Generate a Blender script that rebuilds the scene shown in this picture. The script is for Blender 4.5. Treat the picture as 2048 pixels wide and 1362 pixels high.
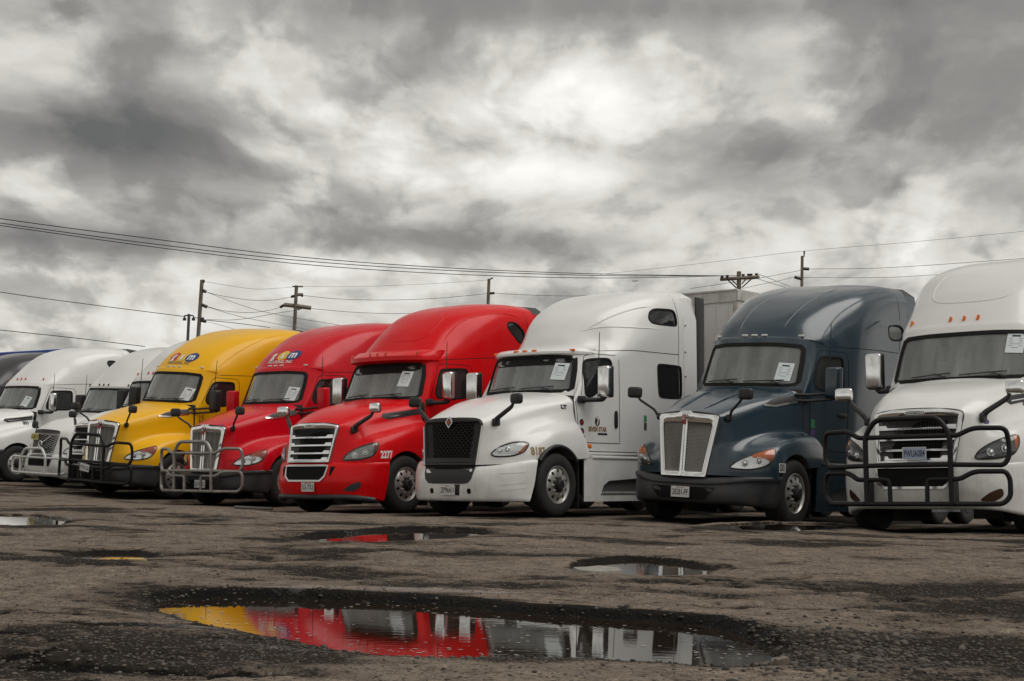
import bpy, bmesh, math, random
import numpy as np
from mathutils import Vector, Matrix
from mathutils.bvhtree import BVHTree

random.seed(7)
RNG = np.random.default_rng(11)
scene = bpy.context.scene
for o in list(bpy.data.objects):
    bpy.data.objects.remove(o, do_unlink=True)
COL = scene.collection

# ------------------------------------------------------------------ camera
CAM_Z, PITCH, ROLL, FPX = 0.739, 0.086488, 0.0266046, 2957.19   # FPX: focal length for a 2048 px wide frame
cp, sp = math.cos(PITCH), math.sin(PITCH)
c_right, c_up, c_fwd = Vector((1, 0, 0)), Vector((0, -sp, cp)), Vector((0, cp, sp))
r_right = c_right * math.cos(ROLL) + c_up * math.sin(ROLL)
r_up = c_up * math.cos(ROLL) - c_right * math.sin(ROLL)
cam_d = bpy.data.cameras.new('camera')
cam = bpy.data.objects.new('camera', cam_d)
COL.objects.link(cam)
cam.matrix_world = Matrix(((r_right.x, r_up.x, -c_fwd.x, 0), (r_right.y, r_up.y, -c_fwd.y, 0),
                           (r_right.z, r_up.z, -c_fwd.z, CAM_Z), (0, 0, 0, 1)))
cam_d.sensor_width = 36.0
cam_d.lens = FPX / 2048 * 36.0
cam_d.clip_start, cam_d.clip_end = 0.1, 20000
scene.camera = cam
scene.render.resolution_x, scene.render.resolution_y = 1024, 681
scene.render.engine = 'CYCLES'
scene.cycles.transparent_max_bounces = 16


def at(u, v, d):
    """the point seen at photograph pixel (u, v), d metres in front of the camera along Y"""
    k = r_right * ((u - 1024) / FPX) + r_up * ((681 - v) / FPX) + c_fwd
    return Vector((0, 0, CAM_Z)) + k * (d / k.y)


# ------------------------------------------------------------------ world, sun, exposure
SUN_EL, SUN_AZ = math.radians(60), math.radians(105)     # azimuth clockwise from +Y
world = bpy.data.worlds.new('World')
scene.world = world
world.cycles.sampling_method = 'MANUAL'
world.cycles.sample_map_resolution = 256
world.use_nodes = True


def N(nt, typ, loc=(0, 0), **kw):
    n = nt.nodes.new(typ)
    for k, v in kw.items():
        setattr(n, k, v)
    return n


def mathn(nt, op, a, b=None, c=None, clamp=False):
    n = nt.nodes.new('ShaderNodeMath')
    n.operation = op
    n.use_clamp = clamp
    for i, v in enumerate((a, b, c)):
        if v is None:
            continue
        if isinstance(v, (int, float)):
            n.inputs[i].default_value = v
        else:
            nt.links.new(v, n.inputs[i])
    return n.outputs[0]


def build_world():
    nt = world.node_tree
    nt.nodes.clear()
    L = nt.links.new
    out = N(nt, 'ShaderNodeOutputWorld')
    bg = N(nt, 'ShaderNodeBackground')
    tc = N(nt, 'ShaderNodeTexCoord')
    sep = N(nt, 'ShaderNodeSeparateXYZ')
    L(tc.outputs['Generated'], sep.inputs[0])
    X, Y, Z = sep.outputs
    # cloud layer seen in perspective: direction projected onto a high flat sheet
    zz = mathn(nt, 'MAXIMUM', Z, 0.0)
    zz = mathn(nt, 'ADD', zz, 0.30)
    px = mathn(nt, 'DIVIDE', X, zz)
    py = mathn(nt, 'DIVIDE', Y, zz)
    comb = N(nt, 'ShaderNodeCombineXYZ')
    L(px, comb.inputs[0])
    L(py, comb.inputs[1])

    def noise(vec, scale, detail, rough, off=(0, 0, 0), sc=(1, 1, 1), dist=0.0, lac=2.0):
        m = N(nt, 'ShaderNodeMapping')
        m.inputs['Location'].default_value = off
        m.inputs['Scale'].default_value = sc
        L(vec, m.inputs[0])
        n = N(nt, 'ShaderNodeTexNoise')
        n.inputs['Scale'].default_value = scale
        n.inputs['Detail'].default_value = detail
        n.inputs['Roughness'].default_value = rough
        n.inputs['Distortion'].default_value = dist
        n.inputs['Lacunarity'].default_value = lac
        L(m.outputs[0], n.inputs['Vector'])
        return n.outputs['Fac']
    P = comb.outputs[0]
    # the whole deck is bent by a slow warp so that the banks curl instead of running straight
    wn = N(nt, 'ShaderNodeTexNoise')
    wn.inputs['Scale'].default_value = 2.2
    wn.inputs['Detail'].default_value = 3
    L(P, wn.inputs['Vector'])
    wv = N(nt, 'ShaderNodeVectorMath', operation='MULTIPLY_ADD')
    L(wn.outputs['Color'], wv.inputs[0])
    wv.inputs[1].default_value = (.16, .16, 0)
    L(P, wv.inputs[2])
    P = wv.outputs[0]
    big = noise(P, 1.3, 2.0, 0.5, SKY_OFF, (1, 0.8, 1))
    mid = noise(P, 3.6, 5.0, 0.52, (4.1, 2.2, 1.0), (1, 0.85, 1))
    fine = noise(P, 11.0, 6.0, 0.60, (1.3, 7.7, 3.0), (1, 0.8, 1))
    puff = mathn(nt, 'ABSOLUTE', mathn(nt, 'SUBTRACT', noise(P, 5.2, 4.0, 0.5, (9.3, 1.7, 2.0), (1, 0.8, 1)), .5))
    v = mathn(nt, 'MULTIPLY_ADD', mathn(nt, 'SUBTRACT', big, .5), 0.18, SKY_MEAN)
    v = mathn(nt, 'MULTIPLY_ADD', mathn(nt, 'SUBTRACT', mid, .5), 0.34, v)
    v = mathn(nt, 'MULTIPLY_ADD', mathn(nt, 'SUBTRACT', fine, .5), 0.24, v)
    # separate cloud banks with defined, lumpy edges lying in front of the thinner deck
    for sc_, off_, lo, hi, am in ((3.2, (2.7, 5.1, 4.0), .47, .57, -.15), (6.5, (7.9, 3.3, 6.0), .50, .60, -.09), (4.6, (1.9, 8.3, 8.0), .54, .64, .11)):
        bk = noise(P, sc_, 8.0, 0.53, off_, (1, 0.62, 1))
        mr = N(nt, 'ShaderNodeMapRange', interpolation_type='SMOOTHSTEP')
        L(bk, mr.inputs['Value'])
        mr.inputs['From Min'].default_value = lo
        mr.inputs['From Max'].default_value = hi
        v = mathn(nt, 'MULTIPLY_ADD', mathn(nt, 'SUBTRACT', mr.outputs[0], .45), am, v)
    v = mathn(nt, 'MULTIPLY_ADD', mathn(nt, 'SUBTRACT', puff, .11), 0.45, v)
    # the deck thins towards the horizon
    v = mathn(nt, 'MULTIPLY_ADD', mathn(nt, 'EXPONENT', mathn(nt, 'MULTIPLY', mathn(nt, 'MAXIMUM', Z, 0.0), -8.0)), 0.21, v)
    # the thin, bright part of the overcast in front of the hidden sun, and the two heavy banks
    dirn = N(nt, 'ShaderNodeVectorMath', operation='NORMALIZE')
    L(tc.outputs['Generated'], dirn.inputs[0])

    az = mathn(nt, 'ARCTAN2', X, Y)
    s2 = N(nt, 'ShaderNodeSeparateXYZ')
    L(dirn.outputs[0], s2.inputs[0])
    el = mathn(nt, 'ARCSINE', s2.outputs[2])

    def lobe(u_, v_, wx, wz, amp, vin):
        d = (at(u_, v_, 100) - Vector((0, 0, CAM_Z))).normalized()
        az0, el0 = math.atan2(d.x, d.y), math.asin(d.z)
        a = mathn(nt, 'MULTIPLY', mathn(nt, 'SUBTRACT', az, az0), 1 / wx)
        b = mathn(nt, 'MULTIPLY', mathn(nt, 'SUBTRACT', el, el0), 1 / wz)
        q = mathn(nt, 'ADD', mathn(nt, 'MULTIPLY', a, a), mathn(nt, 'MULTIPLY', b, b))
        g = mathn(nt, 'EXPONENT', mathn(nt, 'MULTIPLY', q, -1.0))
        return mathn(nt, 'MULTIPLY_ADD', g, amp, vin)
    for lb in SKY_LOBES:
        v = lobe(*lb, v)
    ramp = N(nt, 'ShaderNodeValToRGB')
    ramp.color_ramp.interpolation = 'LINEAR'
    els = ramp.color_ramp.elements
    pts = [(0.02, (0.120, 0.118, 0.114)), (0.36, (0.252, 0.243, 0.228)), (0.50, (0.40, 0.387, 0.360)),
           (0.61, (0.595, 0.575, 0.530)), (0.75, (0.80, 0.782, 0.742)), (0.95, (0.98, 0.958, 0.915))]
    els[0].position, els[0].color = pts[0][0], (*pts[0][1], 1)
    els[1].position, els[1].color = pts[1][0], (*pts[1][1], 1)
    for p, c in pts[2:]:
        e = els.new(p)
        e.color = (*c, 1)
    L(v, ramp.inputs[0])
    sky = N(nt, 'ShaderNodeTexSky')
    sky.sky_type = 'NISHITA'
    sky.sun_disc = False
    sky.sun_elevation = SUN_EL
    sky.sun_rotation = SUN_AZ
    mul = N(nt, 'ShaderNodeVectorMath', operation='SCALE')
    mul.inputs['Scale'].default_value = 0.06
    L(sky.outputs[0], mul.inputs[0])
    mix = N(nt, 'ShaderNodeMix', data_type='RGBA')
    mix.inputs['Factor'].default_value = 0.95
    L(mul.outputs[0], mix.inputs['A'])
    L(ramp.outputs[0], mix.inputs['B'])
    L(mix.outputs['Result'], bg.inputs[0])
    bg.inputs[1].default_value = SKY_STRENGTH
    L(bg.outputs[0], out.inputs[0])


SKY_OFF = (3.1, 0.7, 0.0)
SKY_MEAN = 0.53
SKY_STRENGTH = 0.93
#            pixel u, v,  width az, width el, amount
SKY_LOBES = [(1110, 180, 0.050, 0.022, 0.30), (1480, 130, 0.08, 0.025, -0.12), (1860, 390, 0.07, 0.02, -0.13), (800, 340, 0.055, 0.014, 0.24), (1090, 352, 0.055, 0.014, 0.16),
             (960, 280, 0.12, 0.03, 0.06), (540, 300, 0.035, 0.012, 0.12), (230, 270, 0.095, 0.026, -0.36), (80, 200, 0.10, 0.03, -0.12),
             (1250, 10, 0.28, 0.016, -0.22), (350, 40, 0.25, 0.02, -0.08), (1450, 320, 0.07, 0.022, -0.16), (1700, 310, 0.10, 0.02, -0.10),
             (1900, 160, 0.12, 0.05, -0.12), (170, 480, 0.10, 0.010, -0.26), (130, 545, 0.10, 0.006, 0.06), (1040, 485, 0.07, 0.010, -0.22),
             (700, 475, 0.06, 0.010, -0.14), (440, 420, 0.07, 0.008, -0.10)]
build_world()
sun_d = bpy.data.lights.new('sun', 'SUN')
sun_d.energy = 1.15
sun_d.angle = math.radians(45)
sun_d.color = (1.0, 0.975, 0.93)
sun = bpy.data.objects.new('sun', sun_d)
COL.objects.link(sun)
sd = Vector((math.sin(SUN_AZ) * math.cos(SUN_EL), math.cos(SUN_AZ) * math.cos(SUN_EL), math.sin(SUN_EL)))
sun.rotation_euler = sd.to_track_quat('Z', 'Y').to_euler()
vs = scene.view_settings
vs.view_transform = 'Standard'
vs.look = 'None'
vs.exposure = 0.3
vs.gamma = 1.0
vs.use_curve_mapping = False

# ------------------------------------------------------------------ materials
MATS = {}


def principled(name, color, rough=0.5, metal=0.0, coat=0.0, spec=0.5, ior=1.5):
    m = bpy.data.materials.new(name)
    m.use_nodes = True
    b = m.node_tree.nodes['Principled BSDF']
    b.inputs['Base Color'].default_value = (*color, 1)
    b.inputs['Roughness'].default_value = rough
    b.inputs['Metallic'].default_value = metal
    b.inputs['Coat Weight'].default_value = coat
    b.inputs['Coat Roughness'].default_value = 0.14
    b.inputs['Specular IOR Level'].default_value = spec
    b.inputs['IOR'].default_value = ior
    MATS[name] = m
    return m


def weather(m, dirt=(0.10, 0.085, 0.07), amount=0.25, scale=3.0, rvar=0.15, low=True, speck=0.0):
    """dust and grime: noise-shaped, denser on the low panels that the wheels splash"""
    nt = m.node_tree
    L = nt.links.new
    b = nt.nodes['Principled BSDF']
    base = tuple(b.inputs['Base Color'].default_value)
    r0 = b.inputs['Roughness'].default_value
    tc = N(nt, 'ShaderNodeTexCoord')
    n1 = N(nt, 'ShaderNodeTexNoise')
    n1.inputs['Scale'].default_value = scale
    n1.inputs['Detail'].default_value = 8
    n1.inputs['Roughness'].default_value = 0.65
    L(tc.outputs['Object'], n1.inputs['Vector'])
    mp = N(nt, 'ShaderNodeMapping')
    mp.inputs['Scale'].default_value = (9, 9, 0.8)
    L(tc.outputs['Object'], mp.inputs[0])
    n2 = N(nt, 'ShaderNodeTexNoise')          # run-off streaks
    n2.inputs['Scale'].default_value = 2.0
    n2.inputs['Detail'].default_value = 5
    L(mp.outputs[0], n2.inputs['Vector'])
    f = mathn(nt, 'MULTIPLY', mathn(nt, 'SUBTRACT', n1.outputs['Fac'], 0.42), 2.2, clamp=True)
    g = mathn(nt, 'MULTIPLY', mathn(nt, 'SUBTRACT', n2.outputs['Fac'], 0.5), 2.0, clamp=True)
    f = mathn(nt, 'MULTIPLY_ADD', g, 0.5, f)
    if low:
        sep = N(nt, 'ShaderNodeSeparateXYZ')
        L(tc.outputs['Object'], sep.inputs[0])
        h = mathn(nt, 'MULTIPLY_ADD', sep.outputs[2], -0.9, 1.25, clamp=True)
        h = mathn(nt, 'MULTIPLY_ADD', h, 1.6, 0.25)
        f = mathn(nt, 'MULTIPLY', f, h)
    f = mathn(nt, 'MULTIPLY', f, amount, clamp=True)
    mx = N(nt, 'ShaderNodeMix', data_type='RGBA')
    L(f, mx.inputs['Factor'])
    mx.inputs['A'].default_value = base
    mx.inputs['B'].default_value = (*dirt, 1)
    L(mx.outputs['Result'], b.inputs['Base Color'])
    L(mathn(nt, 'MULTIPLY_ADD', f, rvar * 2.5, r0, clamp=True), b.inputs['Roughness'])
    return m


def paint(name, col, rough=0.28, coat=0.4, amount=0.28, spec=0.4):
    return weather(principled(name, col, rough, 0, coat, spec), amount=amount)


paint('paint_white', (0.76, 0.755, 0.735), amount=0.30)
paint('paint_white_clean', (0.82, 0.815, 0.80), amount=0.22)
paint('paint_red', (0.70, 0.002, 0.006), 0.27, 0.10, 0.08, .22)
paint('paint_crimson', (0.62, 0.003, 0.014), 0.27, 0.15, 0.08, .25)
paint('paint_yellow', (0.88, 0.47, 0.003), 0.32, 0.15, 0.08, .3)
paint('paint_blue', (0.013, 0.034, 0.053), 0.25, 0.65, 0.10, .45)
paint('paint_charcoal', (0.045, 0.042, 0.047), 0.3, 0.5, 0.2)
principled('chrome', (0.80, 0.80, 0.80), 0.12, 1.0)
weather(MATS['chrome'], dirt=(0.25, 0.23, 0.2), amount=0.25, low=False)
principled('chrome_satin', (0.62, 0.62, 0.61), 0.28, 1.0)
principled('alloy', (0.66, 0.65, 0.63), 0.38, 0.85)
weather(MATS['alloy'], dirt=(0.14, 0.11, 0.09), amount=0.5, scale=6, low=False)
principled('black_plastic', (0.018, 0.018, 0.019), 0.48)
weather(MATS['black_plastic'], dirt=(0.07, 0.06, 0.05), amount=0.35, scale=5)
principled('bumper_plastic', (0.022, 0.024, 0.029), 0.42)
weather(MATS['bumper_plastic'], dirt=(0.06, 0.055, 0.05), amount=0.5, scale=4)
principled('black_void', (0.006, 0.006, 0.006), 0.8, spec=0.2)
principled('rubber', (0.014, 0.0135, 0.013), 0.75)
weather(MATS['rubber'], dirt=(0.05, 0.042, 0.035), amount=0.5, scale=7, low=False)
principled('interior', (0.09, 0.09, 0.09), 0.8)
principled('seat_cloth', (0.10, 0.10, 0.105), 0.9)
principled('seam', (0.01, 0.01, 0.01), 0.7, spec=0.2)
principled('amber', (0.85, 0.19, 0.012), 0.25, 0, 0.4)
principled('amber_dull', (0.30, 0.045, 0.012), 0.3, 0, 0.5)
principled('amber_red', (0.62, 0.07, 0.015), 0.25, 0, 0.6)
principled('lamp_white', (0.75, 0.75, 0.72), 0.2, 0, 0.6)
principled('lamp_dark', (0.06, 0.062, 0.065), 0.25, 0.3)
principled('lamp_brown', (0.05, 0.022, 0.012), 0.25)
principled('reflector', (0.78, 0.79, 0.80), 0.16, 0.9)
principled('reflector_old', (0.50, 0.47, 0.38), 0.3, 0.5)
principled('reflector_dark', (0.12, 0.125, 0.13), 0.2, 0.8)
principled('reflector_smoke', (0.30, 0.30, 0.28), 0.22, 0.8)
principled('paper', (0.70, 0.76, 0.77), 0.8)
principled('ink', (0.02, 0.02, 0.03), 0.8)
principled('plate_white', (0.62, 0.62, 0.60), 0.4)
principled('plate_blue', (0.42, 0.50, 0.66), 0.4)
principled('plate_yellow', (0.55, 0.47, 0.10), 0.4)
principled('text_white', (0.8, 0.8, 0.78), 0.5)
principled('text_gold', (0.30, 0.20, 0.09), 0.5)
principled('logo_red', (0.55, 0.03, 0.03), 0.4)
principled('logo_blue', (0.025, 0.05, 0.20), 0.4)
principled('logo_gold', (0.75, 0.48, 0.05), 0.4)
principled('logo_pale', (0.72, 0.60, 0.58), 0.5)
principled('emblem_red', (0.30, 0.015, 0.02), 0.3, 0, 0.5)
principled('sticker_green', (0.03, 0.28, 0.10), 0.5)
principled('sticker_violet', (0.10, 0.05, 0.22), 0.5)
principled('steel_bar_black', (0.008, 0.008, 0.009), 0.42, 0.0, 0.0, 0.3)
principled('steel_bar_grey', (0.34, 0.33, 0.315), 0.38, 0.75)
weather(MATS['steel_bar_grey'], dirt=(0.12, 0.08, 0.05), amount=0.6, scale=8, low=True)
principled('steel_bar_white', (0.62, 0.62, 0.61), 0.4, 0.2)
principled('chassis', (0.012, 0.012, 0.012), 0.6)
principled('grille_black', (0.012, 0.012, 0.013), 0.35)
principled('grille_wire', (0.52, 0.505, 0.48), 0.35, 0.8)
principled('trailer_white', (0.82, 0.82, 0.80), 0.45)
weather(MATS['trailer_white'], dirt=(0.3, 0.27, 0.22), amount=0.3, scale=1.2, low=False)
principled('trailer_rail', (0.60, 0.60, 0.57), 0.45, 0.2)
weather(MATS['trailer_rail'], dirt=(0.2, 0.14, 0.10), amount=0.7, scale=4, low=False)
principled('sheet_blue', (0.01, 0.06, 0.36), 0.4)
principled('wood_pole', (0.22, 0.19, 0.155), 0.85)
weather(MATS['wood_pole'], dirt=(0.05, 0.05, 0.035), amount=0.8, scale=2.5, low=False)
principled('steel_pole', (0.10, 0.105, 0.11), 0.5, 0.5)
principled('cable', (0.02, 0.02, 0.02), 0.7)
principled('insulator', (0.035, 0.03, 0.028), 0.4)
principled('aluminium', (0.25, 0.26, 0.28), 0.4, 0.3)


def glass_mat(name, tint, gloss):
    m = bpy.data.materials.new(name)
    m.use_nodes = True
    nt = m.node_tree
    nt.nodes.clear()
    L = nt.links.new
    out = N(nt, 'ShaderNodeOutputMaterial')
    tr = N(nt, 'ShaderNodeBsdfTransparent')
    tr.inputs[0].default_value = (*tint, 1)
    gl = N(nt, 'ShaderNodeBsdfGlossy')
    gl.inputs['Roughness'].default_value = 0.03
    gl.inputs['Color'].default_value = (0.95, 0.97, 0.96, 1)
    # film of dust, with streaky reflections and grey haze painted into it
    tc = N(nt, 'ShaderNodeTexCoord')
    mp = N(nt, 'ShaderNodeMapping')
    mp.inputs['Scale'].default_value = (1.2, 3.2, 0.16)
    L(tc.outputs['Object'], mp.inputs[0])
    nz = N(nt, 'ShaderNodeTexNoise')
    nz.inputs['Scale'].default_value = 1.6
    nz.inputs['Detail'].default_value = 2
    L(mp.outputs[0], nz.inputs['Vector'])
    df = N(nt, 'ShaderNodeBsdfDiffuse')
    df.inputs['Color'].default_value = (0.62, 0.64, 0.62, 1)
    film = mathn(nt, 'MULTIPLY_ADD', mathn(nt, 'SUBTRACT', nz.outputs['Fac'], 0.5), gloss * 1.6, gloss, clamp=True)
    m0 = N(nt, 'ShaderNodeMixShader')
    L(film, m0.inputs[0])
    L(tr.outputs[0], m0.inputs[1])
    L(df.outputs[0], m0.inputs[2])
    fr = N(nt, 'ShaderNodeFresnel')
    fr.inputs['IOR'].default_value = 1.5
    f = mathn(nt, 'MULTIPLY', fr.outputs[0], 1.35, clamp=True)
    mx = N(nt, 'ShaderNodeMixShader')
    L(f, mx.inputs[0])
    L(m0.outputs[0], mx.inputs[1])
    L(gl.outputs[0], mx.inputs[2])
    L(mx.outputs[0], out.inputs[0])
    MATS[name] = m


glass_mat('glass', (0.78, 0.845, 0.82), 0.27)
glass_mat('glass_door', (0.34, 0.36, 0.355), 0.04)
glass_mat('glass_dark', (0.10, 0.105, 0.105), 0.02)
glass_mat('lens', (0.92, 0.93, 0.93), 0.0)

# ------------------------------------------------------------------ mesh tools


class MB:
    """collects geometry for ONE mesh object"""

    def __init__(self):
        self.v, self.f = [], []

    def add(self, verts, faces):
        k = len(self.v)
        self.v += [tuple(p) for p in verts]
        self.f += [tuple(i + k for i in f) for f in faces]
        return self

    def box(self, a, b):
        x0, y0, z0 = a
        x1, y1, z1 = b
        return self.add([(x0, y0, z0), (x1, y0, z0), (x1, y1, z0), (x0, y1, z0), (x0, y0, z1), (x1, y0, z1), (x1, y1, z1), (x0, y1, z1)],
                        [(0, 3, 2, 1), (4, 5, 6, 7), (0, 1, 5, 4), (1, 2, 6, 5), (2, 3, 7, 6), (3, 0, 4, 7)])

    def rbox(self, center, size, r, seg=3, rot=None, taper=None):
        bm = bmesh.new()
        bmesh.ops.create_cube(bm, size=1.0)
        for v in bm.verts:
            v.co = Vector((v.co.x * size[0], v.co.y * size[1], v.co.z * size[2]))
            if taper and v.co.z > 0:
                v.co.x *= taper[0]
                v.co.y *= taper[1]
        bmesh.ops.bevel(bm, geom=bm.edges[:], offset=r, segments=seg, affect='EDGES', profile=0.5, clamp_overlap=True)
        M = rot if rot else Matrix.Identity(3)
        bm.verts.index_update()
        vs_ = [Vector(center) + M @ v.co for v in bm.verts]
        fs = [[v.index for v in f.verts] for f in bm.faces]
        bm.free()
        return self.add(vs_, fs)

    def tube(self, pts, r, n=10, caps=True, radii=None):
        pts = [Vector(p) for p in pts]
        k = len(pts)
        rings = []
        up = None
        for i, p in enumerate(pts):
            t = (pts[min(i + 1, k - 1)] - pts[max(i - 1, 0)]).normalized()
            if up is None:
                up = Vector((0, 0, 1)) if abs(t.z) < 0.9 else Vector((1, 0, 0))
            a = t.cross(up).normalized()
            up = a.cross(t).normalized()
            rr = radii[i] if radii else r
            rings.append([p + (a * math.cos(q) + up * math.sin(q)) * rr for q in [2 * math.pi * j / n for j in range(n)]])
        vs_ = [v for ring in rings for v in ring]
        fs = []
        for i in range(k - 1):
            for j in range(n):
                fs.append((i * n + j, i * n + (j + 1) % n, (i + 1) * n + (j + 1) % n, (i + 1) * n + j))
        if caps:
            fs.append(tuple(range(n - 1, -1, -1)))
            fs.append(tuple((k - 1) * n + j for j in range(n)))
        return self.add(vs_, fs)

    def lathe_y(self, prof, cx, cz, n=48, closed=False):
        """prof: (radius, y) pairs turned about the line x=cx, z=cz parallel to Y"""
        vs_, fs = [], []
        k = len(prof)
        for j in range(n):
            a = 2 * math.pi * j / n
            for r, y in prof:
                vs_.append((cx + r * math.cos(a), y, cz + r * math.sin(a)))
        for j in range(n):
            for i in range(k - 1 + (1 if closed else 0)):
                i2 = (i + 1) % k
                fs.append((j * k + i, j * k + i2, ((j + 1) % n) * k + i2, ((j + 1) % n) * k + i))
        return self.add(vs_, fs)

    def prism(self, poly, vec):
        """extrude a 3D polygon along vec"""
        poly = [Vector(p) for p in poly]
        vec = Vector(vec)
        n = len(poly)
        vs_ = poly + [p + vec for p in poly]
        fs = [tuple(range(n - 1, -1, -1)), tuple(range(n, 2 * n))]
        fs += [(i, (i + 1) % n, n + (i + 1) % n, n + i) for i in range(n)]
        return self.add(vs_, fs)

    def ring(self, outer, inner, vec):
        """a frame between two closed 3D polygons of equal length, extruded along vec"""
        n = len(outer)
        vec = Vector(vec)
        o = [Vector(p) for p in outer]
        q = [Vector(p) for p in inner]
        vs_ = o + q + [p + vec for p in o] + [p + vec for p in q]
        fs = []
        for i in range(n):
            j = (i + 1) % n
            fs += [(i, j, n + j, n + i), (2 * n + i, 3 * n + i, 3 * n + j, 2 * n + j), (i, 2 * n + i, 2 * n + j, j), (n + i, n + j, 3 * n + j, 3 * n + i)]
        return self.add(vs_, fs)

    def mesh(self, name, angle=35, recalc=True, bevel=0):
        me = bpy.data.meshes.new(name)
        me.from_pydata([tuple(p) for p in self.v], [], self.f)
        finish(me, angle, recalc, bevel)
        return me


def finish(me, angle=35, recalc=True, bevel=0):
    bm = bmesh.new()
    bm.from_mesh(me)
    if bevel:
        es = [e for e in bm.edges if len(e.link_faces) == 2 and e.calc_face_angle(0) > math.radians(40)]
        bmesh.ops.bevel(bm, geom=es, offset=bevel, segments=2, affect='EDGES', profile=0.5, clamp_overlap=True)
    if recalc:
        bmesh.ops.recalc_face_normals(bm, faces=bm.faces[:])
    for f in bm.faces:
        f.smooth = True
    bm.to_mesh(me)
    bm.free()
    me.set_sharp_from_angle(angle=math.radians(angle))
    if not me.materials:
        me.materials.append(None)


def cr(P, sub):
    """Catmull-Rom through the rows of array P (n, ..., 3); chord-aware enough for these nets"""
    P = np.asarray(P, float)
    n = len(P)
    E = np.concatenate([[2 * P[0] - P[1]], P, [2 * P[-1] - P[-2]]])
    out = []
    for i in range(n - 1):
        p0, p1, p2, p3 = E[i], E[i + 1], E[i + 2], E[i + 3]
        for t in np.arange(sub) / sub:
            out.append(0.5 * (2 * p1 + (p2 - p0) * t + (2 * p0 - 5 * p1 + 4 * p2 - p3) * t * t + (3 * p1 - p0 - 3 * p2 + p3) * t ** 3))
    out.append(P[-1])
    return np.array(out)


def loft(net, sub=5, closed=True):
    """net: rows of half sections (centre first, then outwards and down) -> full symmetric body as MB"""
    A = np.array(net, float)
    mir = A[:, :0:-1].copy()
    mir[:, :, 1] *= -1
    A = np.concatenate([mir, A], axis=1)
    A = cr(A, sub)
    A = cr(A.transpose(1, 0, 2), sub).transpose(1, 0, 2)
    R, C = A.shape[:2]
    mb = MB()
    fs = [(r * C + c, r * C + c + 1, (r + 1) * C + c + 1, (r + 1) * C + c) for r in range(R - 1) for c in range(C - 1)]
    if closed:
        fs.append(tuple(range(C - 1, -1, -1)))
        fs.append(tuple((R - 1) * C + c for c in range(C)))
        fs.append(tuple([r * C for r in range(R)] + [r * C + C - 1 for r in range(R - 1, -1, -1)]))
    mb.add(A.reshape(-1, 3), fs)
    return mb


def bvh_of(mb):
    return BVHTree.FromPolygons([Vector(p) for p in mb.v], mb.f)


def hit(bvh, p, d, back=1.5):
    d = Vector(d).normalized()
    h = bvh.ray_cast(Vector(p) - d * back, d)
    if h[0] is None:
        h = bvh.find_nearest(Vector(p))
        return h[0], (h[1] if h[1].dot(d) < 0 else -h[1])
    n = h[1] if h[1].dot(d) < 0 else -h[1]
    return h[0], n


FRONT = Vector((1, 0, 0))


def SIDE(s):
    return Vector((0, -s, 0))


def smooth_loop(pts, sub=4):
    """closed rounded outline through 3D points (corner-cutting keeps the shape inside its polygon)"""
    P = [Vector(p) for p in pts]
    for _ in range(2):
        Q = []
        n = len(P)
        for i in range(n):
            a, b = P[i], P[(i + 1) % n]
            Q += [a.lerp(b, 0.2), a.lerp(b, 0.8)]
        P = Q
    return P


def densify(P, step=0.06):
    out = []
    n = len(P)
    for i in range(n):
        a, b = P[i], P[(i + 1) % n]
        k = max(1, int((b - a).length / step))
        out += [a.lerp(b, j / k) for j in range(k)]
    return out


def scaled(P, k, dy=None):
    c = sum(P, Vector()) / len(P)
    return [c + (p - c) * k for p in P]


def grow(P, d):
    """move a (roughly planar) closed outline outwards by d metres"""
    c = sum(P, Vector()) / len(P)
    n = len(P)
    nrm = Vector()
    for i in range(n):
        nrm += (P[i] - c).cross(P[(i + 1) % n] - c)
    nrm.normalize()
    out = []
    for i in range(n):
        t = (P[(i + 1) % n] - P[i - 1]).normalized()
        out.append(P[i] + t.cross(nrm) * d)
    return out


def patch(bvh, outline, D, off=0.004, rings=4, skirt=0.012, bulge=0.0, mb=None):
    """a thin shell that follows the body surface inside an outline"""
    mb = mb or MB()
    D = Vector(D).normalized()
    P = [Vector(p) for p in outline]
    c = sum(P, Vector()) / len(P)
    n = len(P)
    vs_, fs = [], []

    def put(p, extra):
        q, nn = hit(bvh, p, D)
        return q + nn * (off + extra)
    for p in P:
        vs_.append(put(p, -skirt))
    for k in range(rings):
        t = 1 - k / rings
        for p in P:
            vs_.append(put(c + (p - c) * t, bulge * (1 - t * t)))
    vs_.append(put(c, bulge))
    for k in range(rings):
        for i in range(n):
            j = (i + 1) % n
            fs.append((k * n + i, k * n + j, (k + 1) * n + j, (k + 1) * n + i))
    for i in range(n):
        fs.append((rings * n + i, rings * n + (i + 1) % n, len(vs_) - 1))
    return mb.add(vs_, fs)


def band(bvh, outline, d, D, off=0.004, mb=None, inner=0.0, skirt=0.012):
    """a strip along a closed outline, from `inner` inside to `d` outside"""
    mb = mb or MB()
    D = Vector(D).normalized()
    P = [Vector(p) for p in outline]
    A = grow(P, d)
    B = grow(P, -inner) if inner else P
    n = len(P)
    vs_ = []
    for loop_, o in ((A, off - skirt), (A, off), (B, off), (B, off - skirt)):
        for p in loop_:
            q, nn = hit(bvh, p, D)
            vs_.append(q + nn * o)
    fs = []
    for k in range(3):
        for i in range(n):
            j = (i + 1) % n
            fs.append((k * n + i, k * n + j, (k + 1) * n + j, (k + 1) * n + i))
    return mb.add(vs_, fs)


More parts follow.
